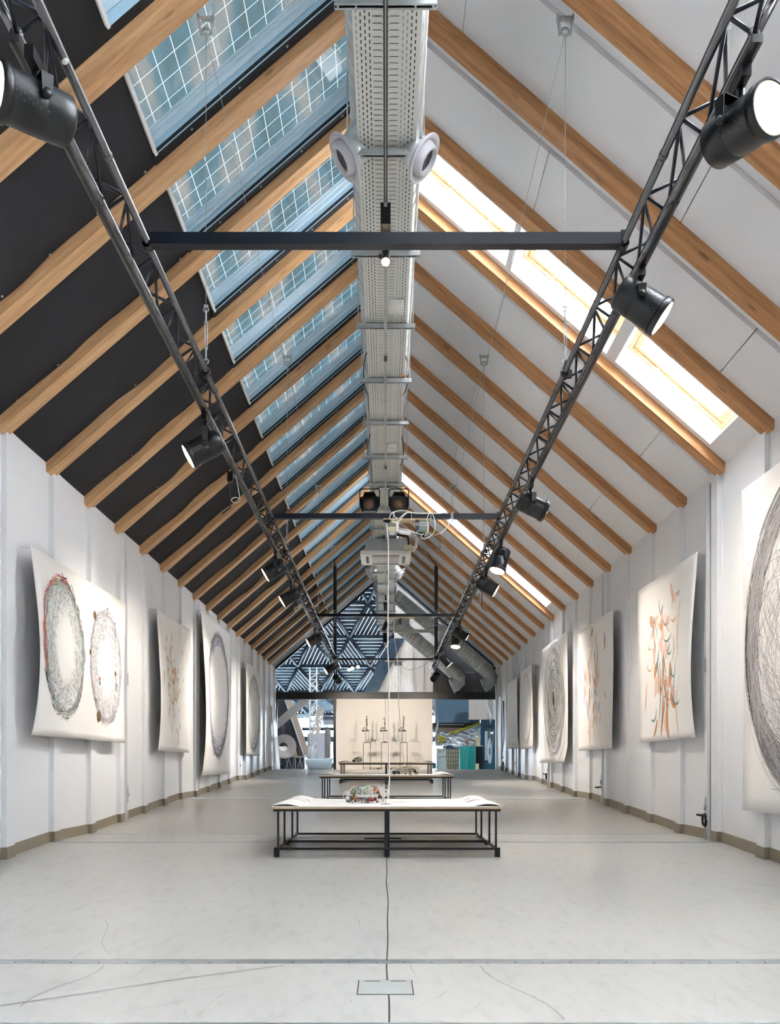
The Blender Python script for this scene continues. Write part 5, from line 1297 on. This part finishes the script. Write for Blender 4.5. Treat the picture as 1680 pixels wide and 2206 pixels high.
mb = MB(); mb.hexa([R3(-9.1, 46.1, .12), R3(9.1, 46.1, .12), R3(9.1, 29.9, .12), R3(-9.1, 29.9, .12), R3(-9.1, 46.1, .13), R3(9.1, 46.1, .13), R3(9.1, 29.9, .13), R3(-9.1, 29.9, .13)]); mb.build('added_sky_dimmer', TG3, rf)  # tinted layer added over the louvres to dim the sky
mb = MB(); mb.hexa([(-9, YG + .2, 9.6), (9, YG + .2, 9.6), (9, 30.0, 9.6), (-9, 30.0, 9.6), (-9, YG + .2, 9.75), (9, YG + .2, 9.75), (9, 30.0, 9.75), (-9, 30.0, 9.75)]); mb.build('roof_edge', 'atr', rf)
for i, x in enumerate((-4.8, 4.8)):  # fill lamps added out of view to brighten the atrium
    mb = MB(); c = Vector((x, YG + .75, 8.2 if x else 8.9)); mb.cbox(c, .4, .12, .3, rot=Matrix.Rotation(-.7, 3, 'X')); mb.tube([c, (x, YG + .4, c.z + .1)], .03, 6)
    o = mb.build('added_fill_lamp', 'dgrey'); tag(o, 'added unseen grey fill lamp high on the atrium wall, %s' % ('above the louvred side', 'above the timber clad side')[i], 'added_floodlight', 'added fill lamps above the gable')
    ld = bpy.data.lights.new('added_fill_beam', 'SPOT'); ld.energy = 300; ld.color = (.97, .98, 1); ld.spot_size = math.radians(120); ld.spot_blend = .9; ld.shadow_soft_size = .15
    lo = bpy.data.objects.new('added_fill_beam', ld); COL.objects.link(lo); lo.parent = o; lo.location = c + Vector((0, .25, -.2)); lo.rotation_euler = Vector((0, .55, -.8)).to_track_quat('-Z', 'Y').to_euler()
# pale cladding and dark recess right of the middle
mb = MB(); D = 31.5; mb.prism([P(868, 1377, D), P(812, 1495, D), P(1075, 1495, D), P(1085, 1420, D), P(850, 1190, D), P(850, 1377, D)], (0, .1, 0)); struct(mb.build('wall_cladding', 'oak'), 'pale timber cladding seen through the gable')
mb = MB(); D = 31.45
for x in (862, 890, 913): mb.box(XX(x, D), XX(x, D) + .008, D - .01, D + .05, ZZ(1494, D), ZZ(1385, D))
struct(mb.build('trim_20', 'grey'), 'joints of the timber cladding')
mb = MB(); D = 30.6; mb.prism([P(933, 1507, D), P(1075, 1507, D), P(1075, 1425, D), P(955, 1335, D), P(933, 1400, D)], (0, .08, 0)); struct(mb.build('wall_recess', 'black'), 'black recess behind the duct elbows')
mb = MB(); D = 31.4; mb.prism([P(872, 1375, D), P(842, 1375, D), P(783, 1494, D), P(812, 1494, D)], (0, .25, 0)); o = mb.build('leaning_girder', 'atr'); tag(o, 'dark blue steel girder leaning along the edge of the pale cladding', 'girder')
mb = MB(); D = 33.0                                            # lattice mast
xs_ = (XX(667, D), XX(682, D)); z0, z1 = ZA, ZZ(1438, D)
for x in xs_:
    for y in (D, D + .26): mb.tube([(x, y, z0), (x, y, z1)], .022, 6)
k = z0
while k < z1 - .26:
    for y in (D, D + .26): mb.tube([(xs_[0], y, k), (xs_[1], y, k + .26)], .01, 5); mb.tube([(xs_[0], y, k), (xs_[1], y, k)], .01, 5)
    for x in xs_: mb.tube([(x, D, k), (x, D + .26, k + .26)], .01, 5)
    k += .26
o = mb.build('lattice_mast', 'white'); tag(o, 'white lattice mast standing behind the glass, by the shell bench', 'mast')
mb = MB(); c = P(694, 1461, 33.1)
for k in range(3): mb.tube([c + Vector(((.14 + .03 * k) * math.cos(a), .03 * k, (.14 + .03 * k) * math.sin(a))) for a in [q * .45 for q in range(15)]], .012, 5)
mb.tube([c + Vector((-.05, 0, .2)), P(684, 1442, 33.1), P(664, 1441, 33.1)], .02, 5); o = mb.build('cable_reel', 'dgrey'); tag(o, 'round coil of cable fixed near the top of the lattice mast', 'cable')
for i, (x, y) in enumerate(((752, 1443), (759, 1440), (771, 1437))):
    mb = MB(); c = P(x, y, 37.5); mb.lathe(c, (0, -.8, -.5), [(-.12, .0), (-.12, .06), (.0, .075)], 14, 0); mb.lathe(c, (0, -.8, -.5), [(.0, .07), (.03, .05), (.04, 0)], 14, 1)
    mb.tube([c + Vector((0, .1, .05)), (c.x, c.y + .1, zr(c.y + .1))], .008, 5)
    o = mb.build('atrium_spotlight', ['dgrey', 'lit']); tag(o, 'small glaring spotlight hung in the louvred atrium, %s of three' % ('first', 'second', 'third')[i], 'spotlight', 'glaring atrium spotlights')
# left of the screen: dark volume, tan slanting board, ductwork, bench, chairs
mb = MB(); D = 38.0; mb.prism([P(560, 1500, D), P(610, 1500, D), P(656, 1622, D), P(656, 1668, D), P(560, 1668, D)], (0, 2.5, 0)); struct(mb.build('wall_dark_volume', 'navy'), 'dark slanting volume inside the atrium')
mb = MB(); D = 36.5; mb.prism([P(611, 1500, D), P(624, 1500, D), P(668, 1628, D), P(655, 1628, D)], (0, .3, 0)); mb.prism([P(610, 1500, D - .02), P(612, 1500, D - .02), P(656, 1628, D - .02), P(653.5, 1628, D - .02)], (0, .3, 0), 1); o = mb.build('slanting_board', ['tanp', 'white']); tag(o, 'tan slanting facing board behind the frosted ring', 'board')
mb = MB(); D = 35.5; mb.box(XX(640, D), XX(655, D), D, D + .3, ZZ(1547, D), ZZ(1538, D)); mb.lathe(P(661, 1541, D - .3), (0, -1, .1), [(-.5, .07), (-.1, .08), (0, .115), (.0, .09), (-.03, .05), (-.03, 0)], 20); o = mb.build('wall_projector', 'tub'); tag(o, 'pale round nozzle on a duct behind the slanting frosted band', 'duct')
mb = MB(); mb.box(XX(648, D), XX(720, D), D + .5, D + .8, ZZ(1572, D), ZZ(1566, D)); mb.box(XX(694, D), XX(722, D), D + .5, D + .9, ZZ(1551, D), ZZ(1541, D)); o = mb.build('gallery_beam', 'atr'); tag(o, 'dark steel gallery beams behind the glass left of the black post', 'beam')
mb = MB(); mb.box(XX(697, D), XX(718, D), D, D + .3, ZZ(1561, D), ZZ(1551, D)); o = mb.build('air_unit', 'grey'); tag(o, 'grey box unit hung under the gallery beam behind the glass', 'air unit')
mb = MB(); mb.box(XX(681, D), XX(700, D), D - .2, D + .6, ZA, ZZ(1579, D)); o = mb.build('lilac_cabinet', pmat('lilac_panel', (206, 202, 214), .5)); tag(o, 'tall pale lilac cabinet behind the shell bench', 'cabinet')
mb = MB(); mb.box(XX(700, D), XX(711, D), D - .1, D + .4, ZA, ZZ(1571, D)); o = mb.build('concrete_pillar', pmat('grey_pillar', (130, 126, 124), .8, var=.25)); tag(o, 'rough grey pillar between the lilac cabinet and the black post', 'pillar')
mb = MB(); mb.box(XX(656, D), XX(681, D), D + 1.2, D + 1.5, ZA, ZZ(1578, D)); o = mb.build('white_cupboard', 'white'); tag(o, 'white cupboard behind the lattice mast', 'cupboard')
D = 30.9
mb = MB(); cx_ = XX(687, D); prof = []
nn = 28; vs = []; lev = [(0, .30, .16), (.06, .38, .24), (.2, .46, .30), (.36, .50, .33), (.38, .48, .31), (.30, .40, .24)]
for z, rx, ry in lev:
    for k in range(nn): a = 2 * math.pi * k / nn; vs.append((cx_ + rx * math.cos(a), D + .1 + ry * math.sin(a), ZA + .015 + z + (.03 * math.cos(a) if z > .3 else 0)))
fs = [(i * nn + k, i * nn + (k + 1) % nn, (i + 1) * nn + (k + 1) % nn, (i + 1) * nn + k) for i in range(len(lev) - 1) for k in range(nn)] + [tuple(range(nn))[::-1], tuple((len(lev) - 1) * nn + k for k in range(nn))]
mb.add(vs, fs, 0, True); o = mb.build('shell_bench', 'tub'); tag(o, 'rounded pale blue shell bench behind the glass', 'bench')
mb = MB(); mb.box(XX(706, D), XX(718, D), D - .4, D - .1, ZA + .01, ZA + .08); o = mb.build('wooden_block', 'tanp'); tag(o, 'low tan block on the floor beside the shell bench', 'block')
def chair(x, D, rz, label, mt):
    c = Vector((XX(x, D), D, ZA + .015)); o = thing('shell_chair', label, 'chair', c, 'shell chairs behind the glass'); R_ = Matrix.Rotation(rz, 3, 'Z')
    def T(x_, y_, z_): return c + R_ @ Vector((x_, y_, z_))
    vs = []; fs = []; prof = [(-.24, .42, .20), (-.20, .445, .235), (-.05, .44, .245), (.12, .445, .24), (.19, .50, .23), (.225, .60, .225), (.25, .72, .20), (.262, .80, .13)]
    for th in (0, .012):
        for (y_, z_, w_) in prof:
            for k in range(7): u = -1 + 2 * k / 6; vs.append(T(u * w_, y_ - .05 * u * u * (1 if z_ > .46 else 0), z_ + .035 * u * u - th))
    m_ = len(prof) * 7
    for i in range(len(prof) - 1):
        for k in range(6): q = i * 7 + k; fs += [(q, q + 1, q + 8, q + 7), (m_ + q, m_ + q + 7, m_ + q + 8, m_ + q + 1)]
    mb = MB(); mb.add(vs, fs, 0, True); mb.build('seat_shell', mt, o)
    for sx in (-1, 1):
        for y_ in (-.18, .18):
            mb = MB(); mb.tube([T(sx * .13, y_ * .7, .43), T(sx * .22, y_ * 1.25, 0)], .009, 6); mb.build('leg', 'steel', o)
chair(611, 30.6, .4, 'cream shell chair in front of the frosted ring', 'white'); chair(634, 31.4, 2.6, 'tan shell chair turned away behind the cream chair', 'tanp'); chair(658, 31.9, -1.9, 'white shell chair tilted side-on beside the shell bench', 'white')
# right of the screen, through the open doors
D = 34.0
mb = MB(); mb.box(XX(938, D), XX(1011, D), D, D + .3, ZZ(1557, D), ZZ(1490, D)); o = mb.build('slate_bulkhead', 'slate'); struct(o, 'slate blue bulkhead seen through the doors'); 
D = 33.0; mb = MB(); mb.box(XX(1010, D), XX(1075, D), D, D + .3, ZZ(1550, D), ZZ(1480, D)); struct(mb.build('wall_timber_panel', 'oak'), 'pale timber panel above the doors')
D = 34.2; mb = MB(); mb.box(XX(925, D), XX(1035, D), D, D + .25, ZZ(1567, D), ZZ(1557, D)); mb.box(XX(942, D), XX(1000, D), D - .02, D, ZZ(1561.5, D), ZZ(1560, D), 1); o = mb.build('dark_lintel', ['black', 'steel']); struct(o, 'dark lintel below the slate bulkhead')
D = 34.3; mb = MB(); mb.box(XX(925, D), XX(1012, D), D, D + .25, ZZ(1577, D), ZZ(1567, D)); struct(mb.build('wall_lower_panel', 'tanp'), 'tan band under the lintel')
D = 33.4; mb = MB()                                            # draped silver foil
def sheetq(pts, m): 
    a, b, c, d = [P(x, y, dd) for x, y, dd in pts]; nn = 10; vs = []
    rr = random.Random(int(pts[0][0]))
    for i in range(nn + 1):
        for j in range(nn + 1):
            u, v = i / nn, j / nn; p = a.lerp(b, u).lerp(d.lerp(c, u), v); vs.append(p + Vector((0, rr.gauss(0, .03), rr.gauss(0, .012))))
    mb.add(vs, [(i * (nn + 1) + j, (i + 1) * (nn + 1) + j, (i + 1) * (nn + 1) + j + 1, i * (nn + 1) + j + 1) for i in range(nn) for j in range(nn)], m)
sheetq([(964, 1580, 33.6), (1036, 1557, 33.2), (1036, 1610, 33.2), (975, 1610, 33.4)], 0); sheetq([(938, 1575, 33.8), (966, 1580, 33.6), (992, 1608, 33.4), (938, 1606, 33.6)], 0)
sheetq([(966, 1578, 33.5), (1034, 1555, 33.1), (1034, 1560, 33.1), (971, 1584, 33.45)], 1); sheetq([(940, 1582, 33.7), (962, 1590, 33.5), (958, 1598, 33.5), (940, 1602, 33.6)], 1)
mb.prism([P(938, 1600, 34.1), P(1036, 1600, 34.1), P(1036, 1575, 34.1), P(938, 1590, 34.1)], (0, .02, 0), 0)
o = mb.build('foil_canopy', ['foil', 'yellow']); tag(o, 'crumpled silver foil canopy with yellow edges beyond the open doors', 'canopy')
D = 32.0; c = Vector((XX(1007, D), D, ZA + .015)); o = thing('teal_plinth', 'round teal plinth beyond the open glass doors', 'plinth', c)
mb = MB(); mb.lathe(c, (0, 0, 1), [(0, .30), (.83, .30), (.84, .29), (.84, 0)], 40); mb.build('drum', 'teal', o)
o = thing('red_stand_lamp', 'small red stand with a clear hood on the teal plinth', 'lamp', c + Vector((0, 0, .84)))
mb = MB(); mb.tube([c + Vector((0, 0, .84)), c + Vector((0, 0, 1.0)), c + Vector((-.0, 0, 1.06))], [.02, .02, .05], 8); mb.cbox(c + Vector((0, 0, 1.03)), .14, .06, .03); mb.build('stand', 'red', o)
mb = MB(); mb.lathe(c + Vector((0, 0, 1.1)), (0, 0, 1), [(0, .13), (.03, .12), (.09, .02), (.1, 0)], 16); mb.build('hood', 'glass', o)
D = 33.0; mb = MB(); mb.box(XX(1020, D), XX(1040, D), D, D + .6, ZA, ZZ(1608, D)); mb.box(XX(1026, D), XX(1040, D), D - .02, D + .6, ZZ(1608, D), ZZ(1606.5, D), 1); o = mb.build('black_cabinet', ['black', 'white']); tag(o, 'black cabinet behind the teal plinth', 'cabinet')
D = 31.2; mb = MB(); mb.box(XX(1024.5, D), XX(1031.5, D), D, D + .1, ZA, ZZ(1645, D)); o = mb.build('cardboard_box', 'cream'); tag(o, 'small cardboard box on the floor by the teal plinth', 'box')
D = 33.0; mb = MB(); mb.box(XX(1025, D), XX(1034, D), D + .1, D + .3, ZZ(1606, D), ZZ(1588, D)); o = mb.build('grey_carton', 'cream'); tag(o, 'beige carton standing on the black cabinet', 'box')
D = 32.6; mb = MB(); x0, x1 = XX(961, D), XX(991, D)
mb.box(x0, x1, D + .3, D + .5, ZA, ZZ(1613, D), 1)
for k in range(7): x = x0 + (x1 - x0) * k / 6; mb.tube([(x, D, ZA), (x, D, ZZ(1613, D))], .007, 5)
for k in range(6): z = ZA + (ZZ(1613, D) - ZA) * k / 5; mb.tube([(x0, D, z), (x1, D, z)], .007, 5)
o = mb.build('wire_cage', ['dgrey', 'cream']); tag(o, 'wire mesh cage of pale cartons beside the teal plinth', 'cage')
D = 32.0; mb = MB(); x0, x1 = XX(941, D), XX(961, D); mb.box(x0, x1, D, D + .5, ZA, ZZ(1612, D)); mb.box(x0 - .03, x1 + .03, D - .03, D + .5, ZZ(1607, D), ZZ(1605.5, D), 1); mb.tube([(x0, D - .01, ZZ(1617, D)), (x1, D - .01, ZZ(1611, D))], .012, 5, 1); mb.tube([(x0, D - .01, ZZ(1630, D)), (x1, D - .01, ZZ(1626, D))], .012, 5, 1)
o = mb.build('wrapped_crate', [pmat('pale_green_wrap', (178, 192, 192), .3, var=.15, scale=8), 'white']); tag(o, 'crate wrapped in pale film just inside the open door leaf', 'crate')
D = 33.2; mb = MB(); mb.box(XX(1035, D), XX(1075, D), D, D + .2, ZA, ZZ(1550, D)); mb.box(XX(1044, D), XX(1050, D), D - .02, D, ZA + .35, ZZ(1575, D), 1); o = mb.build('blue_door_panel', [pmat('deep_blue_panel', (42, 78, 110), .3), 'tub']); tag(o, 'deep blue door panel behind the leaf with the frosted ring', 'door panel')
# bare trees behind the atrium's back wall
def tree(x, D, h, seed, label):
    rr = random.Random(seed); mb = MB()
    def br(p, d, l, r_, dep):
        q = p + d * l; mb.tube([p, p + d * l * .5 + Vector((rr.gauss(0, .03), rr.gauss(0, .03), 0)), q], [r_, r_ * .85, r_ * .7], 5, cap=False)
        if dep == 0: return
        for k in range(3):
            a = rr.uniform(0, 6.28); t = rr.uniform(.35, .8); nd = (d * t + Vector((math.cos(a) * .6, math.sin(a) * .6, rr.uniform(0, .3)))).normalized(); br(p + d * l * rr.uniform(.6, 1), nd, l * rr.uniform(.6, .8), r_ * .6, dep - 1)
    br(Vector((x, D, 0)), UP, h * .35, .13, 5); o = mb.build('bare_tree', 'bark'); tag(o, label, 'tree', 'bare trees behind the atrium')
tree(-4.3, 51, 8, 1, 'bare tree outside, seen behind the slanting frosted band'); tree(-2.9, 50, 7.5, 2, 'bare tree outside, seen just beside the black post'); tree(-5.6, 53, 9, 3, 'bare tree outside, behind the tan slanting board')
mb = MB(); mb.box(-40, 40, 47.1, 120, -.4, .8); struct(mb.build('ground', pmat('pale_paving', (170, 170, 166), .8)), 'pale ground outside')
# ------------------------------------------------------------------ sky, camera, colour
w = bpy.data.worlds.new('overcast_sky'); SC.world = w; w.use_nodes = True
nt = w.node_tree; nt.nodes.clear()
o = nt.nodes.new('ShaderNodeOutputWorld'); bg = nt.nodes.new('ShaderNodeBackground')
tc = nt.nodes.new('ShaderNodeTexCoord'); nz = nt.nodes.new('ShaderNodeTexNoise'); nz.inputs['Scale'].default_value = 2.0
rp = nt.nodes.new('ShaderNodeValToRGB'); rp.color_ramp.elements[0].position = .3; rp.color_ramp.elements[1].position = .7
rp.color_ramp.elements[0].color = (.78, .89, 1, 1); rp.color_ramp.elements[1].color = (.93, .97, 1, 1)
nt.links.new(tc.outputs['Generated'], nz.inputs['Vector']); nt.links.new(nz.outputs[0], rp.inputs[0]); nt.links.new(rp.outputs[0], bg.inputs[0])
bg.inputs[1].default_value = 14.0
nt.links.new(bg.outputs[0], o.inputs[0])
cam = bpy.data.cameras.new('camera'); co = bpy.data.objects.new('camera', cam); COL.objects.link(co)
co.location = (0, 0, E); co.rotation_euler = (math.radians(90), 0, 0)
cam.sensor_fit = 'HORIZONTAL'; cam.sensor_width = 36; cam.lens = F / 1680 * 36
cam.shift_x = (840 - CX) / 1680; cam.shift_y = (CY - 1103) / 1680
cam.clip_start = .05; cam.clip_end = 300
SC.camera = co
SC.view_settings.view_transform = 'Standard'; SC.view_settings.look = 'None'; SC.view_settings.gamma = 1
SC.view_settings.use_curve_mapping = False
SC.view_settings.exposure = 1.4
try:
    SC.cycles.use_adaptive_sampling = True; SC.cycles.adaptive_threshold = .2; SC.cycles.adaptive_min_samples = 16
    SC.cycles.max_bounces = 5; SC.cycles.diffuse_bounces = 4; SC.cycles.glossy_bounces = 2; SC.cycles.transparent_max_bounces = 8
    SC.cycles.transmission_bounces = 3
    SC.cycles.use_denoising = True; SC.cycles.caustics_reflective = False; SC.cycles.caustics_refractive = False
    SC.cycles.sample_clamp_indirect = 8.0
except Exception: pass
